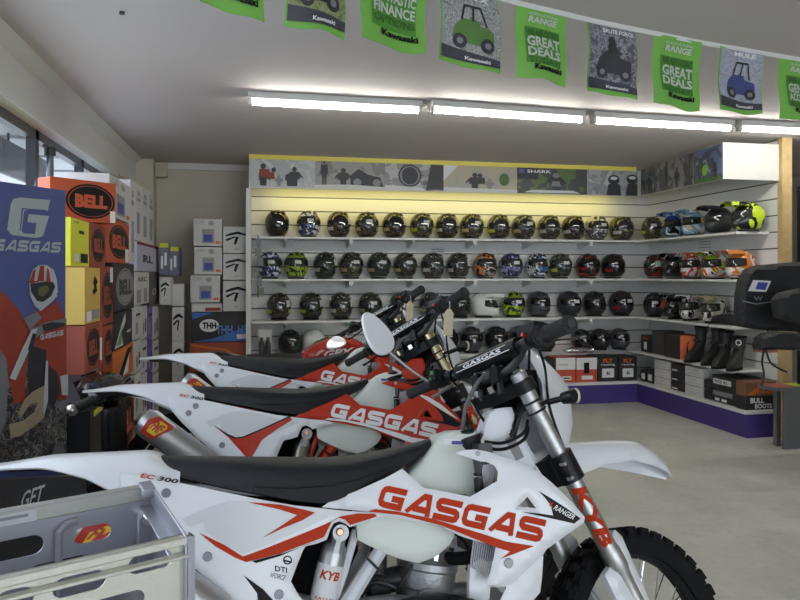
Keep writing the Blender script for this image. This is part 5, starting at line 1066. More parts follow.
    if mr:
        a = bpt(.30); cc = Vector(mr['c']); uu = Vector(mr['u']).normalized(); vv = Vector(mr['v']); vv = (vv-uu*vv.dot(uu)).normalized(); nn = uu.cross(vv).normalized(); c = cc-uu*mr['a']*.9
        p('mirror_stem', 'mst'+mr['k'], lambda: MB().tube([a, a+(c-a)*.5+Vector((0,0,-.004)), c+nn*-.004], .005, 8, smooth=4), ALUC, True)
        p('mirror', 'mir'+mr['k'], lambda: MB().rings([[tuple(cc+uu*mr['a']*r*(cos(q)+.10*cos(2*q))+vv*mr['b']*r*sin(q)*(1-.12*cos(q))+nn*h) for q in [2*pi*k/28 for k in range(28)]] for r, h in ((.55, .016), (.85, .012), (1, .004), (1, -.002), (.94, -.006), (.5, -.006))]), WHITE, True)
    # side stand and foot peg
    p('side_stand', 'stand', lambda: MB().tube([(.62, .12, .33), (.60, .19, .17), (.585, .235, .045)], .012, 8).box((.55, .20, .035), (.62, .28, .047)), ALU)
    for s in (-1, 1): p('foot_peg', 'peg%d' % s, lambda s=s: MB().box((.60, s*.11 if s > 0 else -.22, .335), (.655, .22 if s > 0 else -.11, .36)), ALU)
    return t
base = dict(rim=BLACK, spring=BLACK, pipe=ALUC, tail=WHITE, panel=WHITE, wing=WHITE, guard=WHITE, ffend=WHITE, mask=WHITE, bar=DARKM)
BIKE1 = motorcycle('white trail bike with red GASGAS lettering, nearest of the row', M1, dict(base, kind='white', frame=WHITEF, shroud=WHITE, logo=ORANGE, fork=ALU, cap=ALU, kyb=ORANGE,
    mirror=dict(k='1', c=(.921, .30, 1.379), u=(-.50, 0, .86), v=(.86, .17, .5), a=.080, b=.056)), 21)
BIKE2 = motorcycle('red and white trail bike with white GASGAS lettering, middle of the row', M2, dict(base, kind='red', frame=RED, shroud=RED, logo=WINK, fork=mat('gold_fork', (.50,.44,.28), .25, 1), cap=GOLD, kyb=ORANGE), 34)
BIKE3 = motorcycle('red and white trail bike standing behind the middle one, farthest of three', M3, dict(base, kind='red', frame=RED, shroud=RED, logo=WINK, fork=mat('gold_fork', (.50,.44,.28), .25, 1), cap=GOLD, kyb=ORANGE,
    mirror=dict(k='2', c=(1.0, .30, 1.12), u=(-.75, 0, -.45), v=(.3, .4, .8), a=.075, b=.048)), 34)
for b in (BIKE1, BIKE2, BIKE3): b['group'] = 'trail bikes in a row'

# ================================================================== RED ROAD BIKE BEHIND THE ROW
def road_bike():
    t = thing('road_bike', 'red road motorcycle with white lettering and black seat behind the three trail bikes', 'motorcycle', (.67, 5.05, 0), 0)
    RP = mat('candy_red', (.40,.02,.012), .15, coat=.8)
    q = lambda px, py, y=5.05: (onY(px, py, y)[0]-.67, onY(px, py, y)[2])
    tank = [q(300,358), q(303,352), q(315,344), q(330,338), q(345,336), q(360,341), q(370,352), q(366,362), q(340,366), q(310,366)]
    tk = obj('fuel_tank', shell(tank, lambda x, z, d: (x, -.13+d*1.3, z), .26, .03, .05, both=True), RP, t)
    a = q(322,356); b = q(352,347); L = (b[0]-a[0])
    obj('lettering', textmesh('GPX', lambda u, v: (a[0]+L*u, -.134, a[1]+(b[1]-a[1])*u*.4+.05*v), bold=.04, italic=.3), WINK, tk)
    obj('seat', MB().tube([(-.75, 0, .86), (-.5, 0, .84), (-.3, 0, .83)], [.06, .11, .10], 12, smooth=4, flat=.5), VINYL, t)
    for x, R in ((-.95, .30), (.48, .30)):
        w = obj('wheel', MB().add([(p[0]+x, p[1], p[2]+R) for p in rimm(.22).v], rimm(.22).f), DARKM, t)
        obj('tyre', MB().ring((x, 0, R), (0, 1, 0), R-.05, .05, 40, 10), RUBBER, w)
    obj('engine', MB().box((-.35, -.14, .25), (.1, .14, .6)), DARKM, t, bevel=.03)
    for s in (-1, 1): obj('fork_leg', MB().tube([(.48, s*.1, .30), (.22, s*.1, .95)], .024), GOLD, t)
    obj('handlebar', MB().tube([(.10, -.36, 1.06), (.17, -.15, 1.02), (.17, .15, 1.02), (.10, .36, 1.06)], .012, 8, smooth=4), BLACK, t)
    for s in (-1, 1): obj('grip', MB().cyl((.10, s*.36, 1.06), (.075, s*.47, 1.065), .018), GRIPM, t)
    for s in (-1, 1): obj('dial', MB().lathe((.16, s*.06, 1.06), (.24, s*.06, 1.02), [(0, .03), (.005, .042), (.06, .038)], 18), BLACK, t)
    obj('headlight', MB().ball((.33, 0, .96), .09, 16, 10), BLACK, t)
    obj('tail_unit', MB().tube([(-.75, 0, .80), (-.95, 0, .86), (-1.05, 0, .88)], [.08, .06, .03], 10), GLOSSB, t)
    obj('frame', MB().tube([(.24, 0, .9), (0, 0, .65), (-.4, 0, .62), (-.7, 0, .8)], .025, 8, smooth=3), BLACK, t)
    obj('swingarm', MB().tube([(-.95, .09, .30), (-.35, .09, .38)], .025), BLACK, t)
    return t
road_bike()

# ================================================================== PRICE TAGS ON THE GRIPS
for Mb, st_, off, l in ((M2, 28, -.05, 'cream paper price tag hanging from the middle bike throttle grip'), (M3, 28, .0, 'cream paper price tag hanging from the farthest trail bike grip')):
    g = (Mb @ steerM(st_)) @ (bpt(-.325)+Vector((0,0,-.02)))
    o = obj('price_tag', MB().box((-.022, -.001, -.125), (.022, .001, -.03)).add([(-.022,-.001,-.03),(.022,-.001,-.03),(.008,-.001,-.012),(-.008,-.001,-.012)], [(0,1,2,3)]), PAPER)
    o.location = g; o.rotation_euler = (0, .06, .2); tag(o, l, 'tag', 'price tags on grips')
    obj('string', MB().tube([(0, 0, -.012), (.004, 0, .0), (0, .0, .022)], .0012, 5), WINK, o)

# ================================================================== BANNER AT THE LEFT
PR = dep(65.5, 275, 3.0); dirv = np.array((.386*rt+fw)); dirv /= np.hypot(*dirv[:2]); WB_ = .80
BT = dep(65.5, 190.5, 3.0)[2]
org = PR-dirv*WB_; ban = thing('pull_up_banner', 'tall blue banner with grey G logo and red-clad rider at the left edge', 'banner', (org[0], org[1], 0), atan2(dirv[1], dirv[0]))
nrmv = np.array([dirv[1], -dirv[0], 0])
def bp_(px, py):       # point of the picture on the banner plane -> (along, height)
    d = ray(px, py); t = ((org-CAM)@nrmv)/(d@nrmv); p = CAM+d*t; return ((p-org)@dirv, p[2])
SKY = mat('banner_blue', (.062,.082,.235), .45, noise=.25, nscale=1.5)
obj('banner_sheet', MB().box((0, 0, .08), (WB_, .004, BT)), SKY, ban); obj('base_case', MB().box((0, -.06, 0), (WB_, .08, .08)), ALU, ban, bevel=.01)
obj('back_pole', MB().cyl((WB_/2, .03, .08), (WB_/2, .03, BT), .01), ALU, ban)
lay = [0]
def bd(polys, m, name='picture_figure', step=.06):
    lay[0] += 1; e = .0006*lay[0]; return obj(name, skin([[bp_(*p) for p in o] for o in polys], lambda x, z: (x, -e, z), step), m, ban)
LG = mat('banner_logo_grey', (.36,.40,.40), .5)
bd([[(13,199),(20,197.5),(50,200),(47.5,211),(28,209.5),(24,211),(21.5,231),(24,233.5),(35,234),(36,224),(26,223),(27.5,214),(49,216),(43,236),(36,238),(12,235),(7,230),(10.5,205)]], LG, 'logo_mark')
bd([[(21.5,208),(46,210),(45.7,211.3),(23,209.5),(20.5,231),(19.5,231)],[(27,214),(28.5,214),(27,222),(36.5,223),(36.5,224.5),(25,223.5)]], mat('banner_logo_shade', (.06,.09,.22), .5))
a0 = bp_(59.5, 244); a1 = bp_(-8, 242); h0 = .064
lay[0] += 1; obj('lettering', gasgas(lambda u, v: (a1[0]+(a0[0]-a1[0])*u+.010*v, -.0006*lay[0], bp_(59.5,253)[1]+h0*.72*v), w=.26), LG, ban)
BRED = mat('banner_red', (.26,.035,.018), .5, noise=.25, nscale=9); BDK = mat('banner_dark', (.02,.02,.025), .5, noise=.3, nscale=20); BWH = mat('banner_white', (.42,.43,.45), .5, noise=.15, nscale=12); BGR = mat('banner_grey', (.16,.16,.18), .5); BOL = mat('banner_olive', (.10,.10,.04), .5); BTN = mat('banner_tan', (.30,.24,.16), .5)
mess = graphic('banner_engine', [(.015,.015,.018),(.10,.09,.085),(.02,.02,.022),(.20,.19,.19),(.04,.03,.03)], 26, .5, 3)
bd([[(-12,470),(66,470),(66,395),(50,380),(20,370),(-12,360)]], mess)
bd([[(36,404),(66,398),(66,320),(56,300),(50,306),(36,311),(24,318),(20,330),(34,345),(28,380)]], BRED)
bd([[(-12,290),(2,292),(12,302),(20,312),(25,330),(27,360),(24,400),(14,405),(5,370),(-12,350)]], BRED)
bd([[(27,345),(46,350),(44,396),(28,398)],[(48,365),(56,372),(59,392),(52,410),(46,400)]], BDK)
bd([[(28,280),(32,270),(38,265),(46,265),(53,270),(56,280),(57,292),(53,300),(46,306),(40,311),(34,306),(29,295)]], BWH)
bd([[(28,282),(32,271),(38,266),(44,265.5),(48,270),(50,283),(40,281),(30,284)]], BRED)
bd([[(35,268),(39,266),(36,281),(33,281)],[(43,266),(46,267),(45,281),(43,281)]], BWH)
bd([[(29,284),(40,282),(52,282),(54,287),(50,296),(42,302),(36,301),(30,292)]], BDK); bd([[(37,288),(46,285),(48,290),(42,297),(37,295)]], BOL)
bd([[(36,302),(40,305),(45,300),(55,292),(56,296),(47,304),(41,310),(36,306)]], BWH)
bd([[(22,318),(36,312),(40,318),(28,330)],[(28,330),(45,322),(64,318),(65,323),(48,328),(34,338)]], BGR); bd([[(30,330),(36,328),(30,345),(22,362),(14,380),(8,378),(20,350)]], BWH)
bd([[(40,325),(50,322),(63,323),(63,326),(50,330),(42,331)],[(31,333),(35,334),(30,350),(26,350)]], BDK)
bd([[(30,392),(45,384),(44,400),(42,418),(30,428),(20,434),(10,436),(9,426),(22,420),(32,412),(36,402),(28,404),(20,416),(16,414),(22,400)]], BTN); bd([[(7,424),(24,420),(26,430),(18,436),(9,438)]], mat('banner_yellow_tan', (.34,.30,.18), .5))
bd([[(58,376),(66,374),(66,395),(60,395)],[(44,360),(46,361),(46,400),(42,416),(41,410)]], BWH); bd([[(-2,350),(4,358),(6,380),(4,420),(-4,440)]], BGR)
bd([[(47,456),(55,446),(62,448),(62,460),(50,462)],[(54,402),(66,398),(66,405),(58,412)]], BGR)
q0 = bp_(38, 340); q1 = bp_(61, 337); lay[0] += 1
obj('lettering', gasgas(lambda u, v: (q0[0]+(q1[0]-q0[0])*u, -.0006*lay[0], q0[1]+.022*v+.012*u), w=.28), BWH, ban)

# black naked-bike handlebar end seen beyond the banner
t = thing('black_motorcycle', 'black motorcycle with a silver bar-end weight between the banner and the cartons', 'motorcycle', tuple(dep(90, 275, 3.35)[:2])+(0,), 0)
o0 = Vector((t.location.x, t.location.y, 0)); rp_ = lambda px, py, z: Vector(dep(px, py, z))-o0
obj('handlebar', MB().tube([rp_(72,410,3.1), rp_(90,400,3.15), rp_(112,392,3.25), rp_(128,378,3.4)], .014, 10, smooth=4), BLACK, t)
obj('grip', MB().cyl(rp_(76,408,3.1), rp_(96,398,3.16), .022), GRIPM, t); obj('bar_end', MB().ball(rp_(72,410,3.09), .026, 16, 10), mat('bar_end_silver', (.55,.50,.46), .3, 1), t)
tkp = [(75,381),(92,376),(110,378),(126,386),(130,394),(122,403),(108,408),(95,405),(82,398)]
pp = [rp_(a, b, 3.5) for a, b in tkp]; obj('tank_cover', shell([(p.x, p.z) for p in pp], lambda x, z, d: (x, pp[0].y-.1+d*1.2, z), .26, .03, .05, both=True), GLOSSB, t)
obj('fork_leg', MB().cyl(rp_(70,404,3.12), rp_(33,470,2.95), .022), GLOSSB, t)
w_ = obj('wheel', MB().ring(tuple(rp_(60,470,3.0)[:2])+(.30,), (.3, 1, 0), .24, .02, 36, 8), DARKM, t); obj('tyre', MB().ring(tuple(rp_(60,470,3.0)[:2])+(.30,), (.3, 1, 0), .26, .045, 36, 8), RUBBER, w_)
obj('body', MB().box(tuple(rp_(100,400,3.45)[:2])+(.25,), tuple(rp_(128,400,3.75)[:2])+(.80,)), BLACK, t, bevel=.03)

# black sign board GET YOUR QUAD behind the tail of the first bike
bY = 2.42; f_ = lambda px, py: (onY(px, py, bY)[0], onY(px, py, bY)[2])
x0 = f_(-30, 480)[0]; x1 = f_(86, 480)[0]; zt = f_(30, 478)[1]
o = obj('sign_board', MB().box((x0, bY, 0), (x1, bY+.012, zt)), mat('board_black', (.015,.014,.016), .35)); tag(o, 'black board with slanted white GET YOUR QUAD lettering under the white tail', 'sign')
for s_, a, b, c, d in (('GET', 20, 510, 42, 484), ('YOUR', 36, 520, 56, 504), ('QUAD', 18, 554, 46, 540)):
    p = f_(a, b); q = f_(c, d); obj('lettering', textmesh(s_, lambda u, v: (p[0]+(q[0]-p[0])*u+.010*v, bY-.001, p[1]+(q[1]-p[1])*(.74*v+.26*u)), bold=.01, italic=.1), mat('board_grey_ink', (.42,.42,.40), .5), o)

# ================================================================== ALUMINIUM RAMP TRAY IN THE FOREGROUND
TZ = 1.08
def zpl(px, py, z): d = ray(px, py); return Vector(CAM + d*(z-HC)/d[2])
Pf = zpl(186, 534, TZ); Pb = zpl(148, 486, TZ); Pfl = zpl(0, 576, TZ)
ex = (Pf-Pfl).normalized(); ey = Vector((-ex.y, ex.x, 0)); wid = (Pb-Pf).dot(ey); LEN = 1.0; RDX = .0
tr = thing('aluminium_tray', 'bare aluminium loading tray with slotted sides in the left foreground', 'tray', (Pf.x, Pf.y, TZ), atan2(ex.y, ex.x))
ALUB = mat('mill_finish_aluminium', (.66,.66,.58), .42, .55, noise=.06, nscale=30, bump=.08, bscale=160); ALUG = mat('grey_aluminium', (.44,.44,.50), .40, .6, noise=.05)
def slot(cx, cz, L, h): 
    o = []; r = h/2
    for k in range(9): a = -pi/2+pi*k/8; o.append((cx+L/2-r+r*cos(a), cz+r*sin(a)))
    for k in range(9): a = pi/2+pi*k/8; o.append((cx-L/2+r+r*cos(a), cz+r*sin(a)))
    return o
def side(y, slots, drop, nm, m, flip=1):
    w = shell([(-LEN,-drop),(0,-drop),(0,0),(-LEN,0)], lambda x, z, d: (x, y+d*flip, z), .003, .05, .0006, [slot(*s) for s in slots]); o = obj(nm, w, m, tr); return o
def loc(px, py, y):   # picture point on tray plane y -> (x, z)
    Mi = Matrix.Rotation(-atan2(ex.y, ex.x), 3, 'Z'); c = Mi @ (Vector(CAM)-Vector((Pf.x, Pf.y, TZ))); d = Mi @ Vector(ray(px, py)); t_ = (y-c.y)/d.y; p = c+d*t_; return p.x, p.z
def sl(px0, px1, py0, py1, y):
    a = loc(px0, py0, y); b = loc(px1, py1, y); return (b[0]-a[0])
fs_ = []
for cx, cy, wpx, hpx in ((151, 562, 45, 18), (80, 584, 54, 20), (15, 600, 40, 22), (118, 604, 55, 18)):
    c = loc(cx, cy, 0); L = abs(loc(cx+wpx/2, cy-wpx*.07, 0)[0]-loc(cx-wpx/2, cy+wpx*.07, 0)[0]); h = abs(loc(cx, cy-hpx/2, 0)[1]-loc(cx, cy+hpx/2, 0)[1]); fs_.append((c[0], c[1], L, h))
side(0, fs_, .20, 'front_web', ALUB)
obj('front_rail', MB().box((-LEN, -.012, -.012), (0, .006, 0)).box((-LEN, -.014, -.030), (0, -.0, -.024)), ALUB, tr, bevel=.002)
bs_ = []
for cx, cy, wpx, hpx in ((92, 533, 38, 16), (16, 548, 56, 20), (60, 566, 60, 14)):
    c = loc(cx, cy, wid); L = abs(loc(cx+wpx/2, cy-wpx*.09, wid)[0]-loc(cx-wpx/2, cy+wpx*.09, wid)[0]); h = abs(loc(cx, cy-hpx/2, wid)[1]-loc(cx, cy+hpx/2, wid)[1]); bs_.append((c[0], c[1], L, h))
side(wid, bs_, .20, 'back_web', ALUG, -1); obj('web_end', MB().box((-.001, wid-.003, -.2), (.036, wid, 0)), ALUG, tr)
SK = .036
obj('back_rail', MB().box((-LEN, wid-.004, -.024), (SK, wid+.022, .0)), mat('rail_aluminium', (.50,.50,.46), .45, .5, noise=.05), tr, bevel=.003)
def sk(mb): return MB().add([(x+SK*y/wid, y, z) for x, y, z in mb.v], mb.f)
obj('end_plate', sk(MB().box((-.004, -.012, -.20), (.0, wid+.02, .002)).box((-.022, .0, -.035), (-.002, wid, -.031)).box((-.022, wid-.03, -.012), (0, wid+.02, .004))), ALUG, tr, bevel=.0015)
obj('end_upright', MB().box((-.002, -.014, -.20), (.006, -.004, .0)).box((.004, -.014, -.20), (.008, .004, .0)), ALUG, tr)
for k, (px, wd) in enumerate(((57, .02),)): 
    c = loc(px, 535, wid); obj('stiffener', MB().tube([(c[0], wid-.012, -.20), (c[0], wid-.014, -.045), (c[0]+.012, wid-.010, -.036), (c[0]+.03, wid-.006, -.034)], .0065, 8), ALUG, tr)
c = loc(147, 517, wid-.02); obj('lug', MB().cyl((c[0], wid-.028, c[1]), (c[0], wid-.004, c[1]), .012, n=12).cyl((c[0], wid-.040, c[1]), (c[0], wid-.028, c[1]), .006, n=10), CHROME, tr); obj('lug_bracket', MB().box((c[0]-.014, wid-.012, -.16), (c[0]+.014, wid-.003, c[1]+.004)), ALUG, tr, bevel=.003)
obj('end_bolt', MB().cyl((.0, .13, -.045), (.012, .13, -.045), .010, n=10), CHROME, tr)
obj('floor_panel', MB().box((-LEN, 0, -.20), (0, wid, -.196)), ALUG, tr)
for x in (-.08, -LEN+.08):
    for y in (.02, wid-.02): obj('leg', MB().box((x-.015, y-.015, -TZ), (x+.015, y+.015, -.2)), ALUG, tr)
la = loc(-8, 523, wid); lb = loc(36, 514, wid)
o = obj('paper_label', MB().add([(la[0], wid-.0045, -.004), (lb[0], wid-.0045, -.004), (lb[0], wid-.0045, -.022), (la[0], wid-.0045, -.022)], [(3,2,1,0)]), mat('label_white', (.62,.62,.66), .5), tr)
obj('label_print', MB().add([(la[0]+.003, wid-.005, -.008), (lb[0]-.012, wid-.005, -.008), (lb[0]-.012, wid-.005, -.013), (la[0]+.003, wid-.005, -.013)], [(3,2,1,0)]), GINK, tr)

# ================================================================== BUNTING
SZ = 2.465
def strp(px): # string line in plan, between two depth stations
    z = np.interp(px, [150, 362, 470, 800, 860], [1.75, 2.20, 2.5, 3.30, 3.5]); return z
def strpt(px): z = strp(px); yy = 275-(SZ-HC)*F/z; return Vector(dep(px, yy, z))
sg = thing('flag_bunting', 'white tape running across under the ceiling carrying green and photo flags', 'bunting', tuple(strpt(800)), 0)
pts = [strpt(p)-strpt(800) for p in (120, 200, 290, 362, 440, 517, 600, 700, 800, 860)]
obj('tape', MB().rings([[tuple(p+Vector((0,-.004,-.010))), tuple(p+Vector((0,.004,-.010))), tuple(p+Vector((0,.004,.010))), tuple(p+Vector((0,-.004,.010)))] for p in pts]), WHITEP, sg)
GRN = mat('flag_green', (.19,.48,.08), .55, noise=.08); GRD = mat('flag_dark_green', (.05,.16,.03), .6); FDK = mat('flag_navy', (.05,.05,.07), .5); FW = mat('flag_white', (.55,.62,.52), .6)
flags = [ # left px, right px, bottom y at left, bottom y at right, kind, label
 (199, 262, 6, 17, 'g', 'green KAWASAKI flag at the far left, mostly above the picture', ()),
 (284, 345, 23, 39, 'p', 'photo flag of a quad on grass, second from the left', 'quad'),
 (362, 427, 43, 53, 'g', 'green flag reading FANTASTIC FINANCE OPTIONS', ('ASK ABOUT', 'FANTASTIC', 'FINANCE', 'OPTIONS')),
 (440, 499, 60, 73, 'p', 'photo flag of a green side-by-side buggy', 'buggy'),
 (516, 567, 78, 84, 'g', 'green flag reading GREAT DEALS TODAY directly right of the buggy flag', ('WE ARE DOING', 'GREAT', 'DEALS', 'TODAY!')),
 (588, 636, 92, 99, 'p', 'photo flag of a dark quad with rider, marked TRX', 'quad2'),
 (653, 701, 105, 110, 'g', 'green flag reading GREAT DEALS TODAY between the two right photo flags', ('WE ARE DOING', 'GREAT', 'DEALS', 'TODAY!')),
 (719, 763, 109, 116, 'p', 'photo flag of a blue utility buggy marked MULE', 'mule'),
 (779, 824, 120, 125, 'g', 'green flag reading GENUINE ACCESSORIES at the right edge', ('WE STOCK', 'GENUINE', 'ACCESSORIES', 'AVAILABLE'))]
for i, (pa, pb_, ya, yb, kd, l, tx) in enumerate(flags):
    A_ = strpt(pa); B_ = strpt(pb_); dx = (B_-A_); W = dx.length; ex_ = dx/W; zb = dep((pa+pb_)/2, (ya+yb)/2, (strp(pa)+strp(pb_))/2)[2]; H_ = SZ-zb
    t = thing('bunting_flag', l, 'flag', tuple(A_), atan2(ex_.y, ex_.x), 'flags on the tape'); ph = random.uniform(0, 6)
    def fp(u, v, e=0, W=W, H_=H_, ph=ph): return (u*W+.012*(1-v)*sin(ph), .010*sin(u*5+ph)*(1.1-v)+.006*sin(v*7+ph)-e, -(1-v)*H_+.006*(1-v)*sin(u*4+ph*2))
    bt = [(u, .0+.012*sin(u*9+ph)) for u in np.linspace(0, 1, 9)]
    obj('flag_sheet', shell([(0, 1)]+bt+[(1, 1)], lambda x, z, d: fp(x, z, -d), .0016, .05, .0001), GRN, t)
    if kd == 'g':
        obj('lettering', textmesh('KAWASAKI'.title(), lambda u, v: fp(.30+.58*u, .12+.08*v, .0045), bold=.04), INK, t)
        if tx:
            hdg = [(.60, .70, tx[0], GRD), (.44, .59, tx[1], FW), (.30, .43, tx[2], FW), (.205, .29, tx[3], GRD)] if tx[1] != 'FANTASTIC' else [(.68, .78, tx[0], GRD), (.54, .66, tx[1], FW), (.39, .52, tx[2], FW), (.27, .37, tx[3], GRD)]
            hdg = [(a+.0, b+.0, s, m) for a, b, s, m in hdg]
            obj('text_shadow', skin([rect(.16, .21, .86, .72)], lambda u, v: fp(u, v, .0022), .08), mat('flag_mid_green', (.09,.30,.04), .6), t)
            for a, b, s, m in hdg: obj('lettering', textmesh(s, lambda u, v: fp(.18+.66*u, a+(b-a)*v, .0060), bold=.035), m, t)
            if tx[1] != 'FANTASTIC': obj('lettering', textmesh('RANGE', lambda u, v: fp(.22+.58*u, .78+.09*v, .0045), bold=.04, italic=.2), FW, t); obj('lettering', textmesh('AGRICULTURAL', lambda u, v: fp(.22+.60*u, .885+.035*v, .0045), bold=.02), FW, t)
    else:
        bg = {'quad': ((.16,.20,.08),(.26,.30,.13),(.20,.25,.10),(.32,.34,.20)), 'buggy': ((.30,.31,.32),(.42,.43,.44),(.20,.22,.18),(.50,.50,.50)), 'quad2': ((.10,.10,.12),(.30,.30,.33),(.14,.14,.16),(.40,.40,.42)), 'mule': ((.32,.34,.42),(.42,.44,.50),(.26,.28,.38),(.48,.5,.54))}[tx]
        obj('photo_print', skin([rect(.02, .07, .98, .97)], lambda u, v: fp(u, v, .0022), .08), graphic('flag_photo_'+tx, bg, 40, .5, i), t)
        bc = {'quad': SIL, 'buggy': mat('buggy_green', (.10,.22,.05), .5), 'quad2': SIL, 'mule': mat('mule_blue', (.05,.07,.22), .5)}[tx]
        obj('vehicle_picture', skin([[(.18,.34),(.30,.30),(.74,.30),(.86,.38),(.84,.50),(.62,.54),(.58,.60),(.34,.60),(.22,.50)]], lambda u, v: fp(u, v, .0036), .08), bc, t)
        obj('vehicle_picture', skin([ell(.30,.31,.11,.09), ell(.74,.31,.12,.09)]+([stroke([(.32,.58),(.38,.78),(.64,.78),(.72,.54)], .03), stroke([(.5,.58),(.52,.78)], .03)] if tx in ('buggy','mule') else [ell(.46,.76,.07,.06), [(.38,.58),(.56,.58),(.54,.72),(.40,.72)], stroke([(.5,.66),(.64,.58)], .05)]), lambda u, v: fp(u, v, .0050), .08), SIL, t)
        obj('vehicle_picture', skin([ell(.30,.31,.05,.04), ell(.74,.31,.055,.04)], lambda u, v: fp(u, v, .0062), .08), SILG, t)
        obj('dark_band', skin([[(.02,.06),(.98,.06),(.98,.16),(.5,.19),(.02,.22)]], lambda u, v: fp(u, v, .0048), .08), FDK, t)
        obj('lettering', textmesh('Kawasaki', lambda u, v: fp(.38+.40*u, .085+.045*v, .0075), bold=.03), WINK, t)
        if tx == 'mule': obj('lettering', textmesh('MULE', lambda u, v: fp(.30+.50*u, .87+.07*v, .0055), bold=.04), WINK, t)
        if tx == 'quad2': obj('lettering', textmesh('BRUTE FORCE', lambda u, v: fp(.30+.62*u, .87+.06*v, .0055), bold=.03), WINK, t)
        if tx == 'buggy': obj('lettering', textmesh('TERYX', lambda u, v: fp(.20+.62*u, .87+.07*v, .0055), bold=.04, italic=.2), WINK, t)

# ================================================================== RIGHT EDGE
RZ = 5.5
def rp(px, py, z=RZ): return Vector(dep(px, py, z))
def slab_px(pts, z, thick, rnd, name, m, parent, o0, step=.03):
    # outline in a plane square to the wall (constant Y), with real depth
    yy = dep(770, 275, z)[1]; pp = [onY(a, b, yy) for a, b in pts]
    return obj(name, shell([(p[0]-o0.x, p[2]-o0.z) for p in pp], lambda x, zz, d: (x, yy-o0.y+d, zz), thick, step, rnd, both=True), m, parent)
CLOTH = mat('black_nylon', (.016,.016,.018), .75, bump=.5, bscale=70)
yy = dep(770, 275, RZ)[1]
t = thing('tail_bag', 'black motorcycle tail bag with a blue and white sticker at the right edge', 'bag', tuple(onY(775, 330, yy)), 0); o0 = t.location.copy()
slab_px([(741,315),(742,294),(745,280),(751,270),(760,265.5),(800,262),(818,264),(820,330),(800,332),(760,330),(744,327)], RZ, .12, .03, 'bag_body', CLOTH, t, o0)
def dec(pts, m, name, e, yq=None):
    pp = [[onY(a, b, yy) for a, b in o] for o in pts]; return obj(name, MB().add([], []) if False else skin([[(p[0]-o0.x, p[2]-o0.z) for p in o] for o in pp], lambda x, z: (x, yy-o0.y-e, z), .05), m, t)
dec([[(748,291),(753,280),(771,281),(766,292)]], WINK, 'sticker', .002); dec([[(755,289),(758,282),(768,282.5),(765,290)]], BLUEB, 'sticker_print', .003)
dec([stroke([(754,296),(756,300),(758,297),(760,300),(762,296)], 1.0), stroke([(742,301),(756,304),(776,301)], 1.2)], mat('piping_grey', (.3,.3,.31), .5), 'piping', .0025)
obj('strap', MB().tube([tuple(onY(766,327,yy)-np.array(o0)+np.array([0,-.01,0])), tuple(onY(769,336,yy)-np.array(o0)), tuple(onY(770,344,yy)-np.array(o0))], .010, 8, flat=.4), CLOTH, t)
t = thing('tail_bag', 'second black bag hanging further right, cut by the picture edge', 'bag', tuple(onY(800, 325, yy-.3)), 0); o0 = t.location.copy(); RZ2 = RZ
yk = yy-.3; pp = [onY(a, b, yk) for a, b in [(779,300),(786,293),(810,288),(830,290),(832,326),(810,328),(782,318)]]
obj('bag_body', shell([(p[0]-o0.x, p[2]-o0.z) for p in pp], lambda x, z, d: (x, d, z), .12, .03, .03, both=True), CLOTH, t)
# chin guard lying on the third shelf end
q = onX(735, 318, 4.42)
t = thing('body_armour', 'folded black body armour lying on the right end of the third shelf', 'protector', (4.40, 5.86, SHZ[2]), 0)
obj('padded_body', MB().tube([(-.05, .20, .045), (-.06, .05, .055), (-.02, -.09, .05), (.06, -.16, .045)], [.035, .048, .05, .03], 12, smooth=4), CLOTH, t)
obj('strap', MB().tube([(-.06, .18, .04), (-.14, .16, .0), (-.165, .15, -.08)], .008, 6, smooth=3), CLOTH, t)
# knobbly black seat cover on a stand, with hanging straps
yk = dep(775, 275, 5.3)[1]
t = thing('saddle_cover', 'lumpy black saddle bag with hanging straps on the stand at the right', 'bag', tuple(onY(790, 351, yk)), 0); o0 = np.array(t.location)
pp = [onY(a, b, yk) for a, b in [(763,345),(765,338),(771,334),(784,332),(800,333),(825,335),(826,350),(800,351),(780,350),(770,350),(763,350)]]
obj('bag_body', shell([(p[0]-o0[0], p[2]-o0[2]) for p in pp], lambda x, z, d: (x, d, z), .14, .02, .03, both=True), mat('quilted_nylon', (.014,.014,.016), .6, bump=1, bscale=40), t)
pt = lambda a, b: tuple(onY(a, b, yk)-o0)
obj('strap', MB().tube([pt(764,350), pt(762,362), pt(764,375), pt(761,386)], .008, 6, smooth=3), CLOTH, t); obj('strap', MB().tube([pt(766,350), pt(770,362), pt(778,368), pt(787,372)], .008, 6, smooth=3), CLOTH, t)
obj('red_base', MB().box(tuple(np.array(pt(764,353))+[0,.01,0]), tuple(np.array(pt(779,350))+[0,.12,0])), mat('red_brown_board', (.35,.10,.06), .6), t)
# grey display table
yk = dep(780, 275, 5.75)[1]
TG = mat('table_grey', (.13,.13,.13), .5)
p_ = onY(758, 388, yk+.21); p_[2] = onY(775, 388, yk)[2]; t = thing('display_table', 'low grey display table with a red-edged sheet on it at the right edge', 'table', (p_[0], yk, 0), 0)
zt = p_[2]; obj('table_top', MB().box((0, 0, zt-.03), (1.2, .22, zt)), TG, t); obj('front_panel', MB().box((.12, .05, .0), (1.15, .07, zt-.03)), TG, t)
for x in (.14, 1.1): obj('leg', MB().box((x, .16, 0), (x+.04, .20, zt-.03)), TG, t)
o = obj('price_sheet', MB().box((p_[0]+.01, yk+.01, zt+.001), (p_[0]+.19, yk+.19, zt+.006)), mat('sheet_red', (.34,.09,.06), .6)); tag(o, 'dull red sheet lying on the left end of the grey table', 'sheet')
o = obj('price_sheet', MB().box((p_[0]+.22, yk+.04, zt+.001), (p_[0]+.42, yk+.19, zt+.006)), mat('sheet_yellow', (.45,.55,.05), .6)); tag(o, 'yellow-green sheet on the grey table at the picture edge', 'sheet')
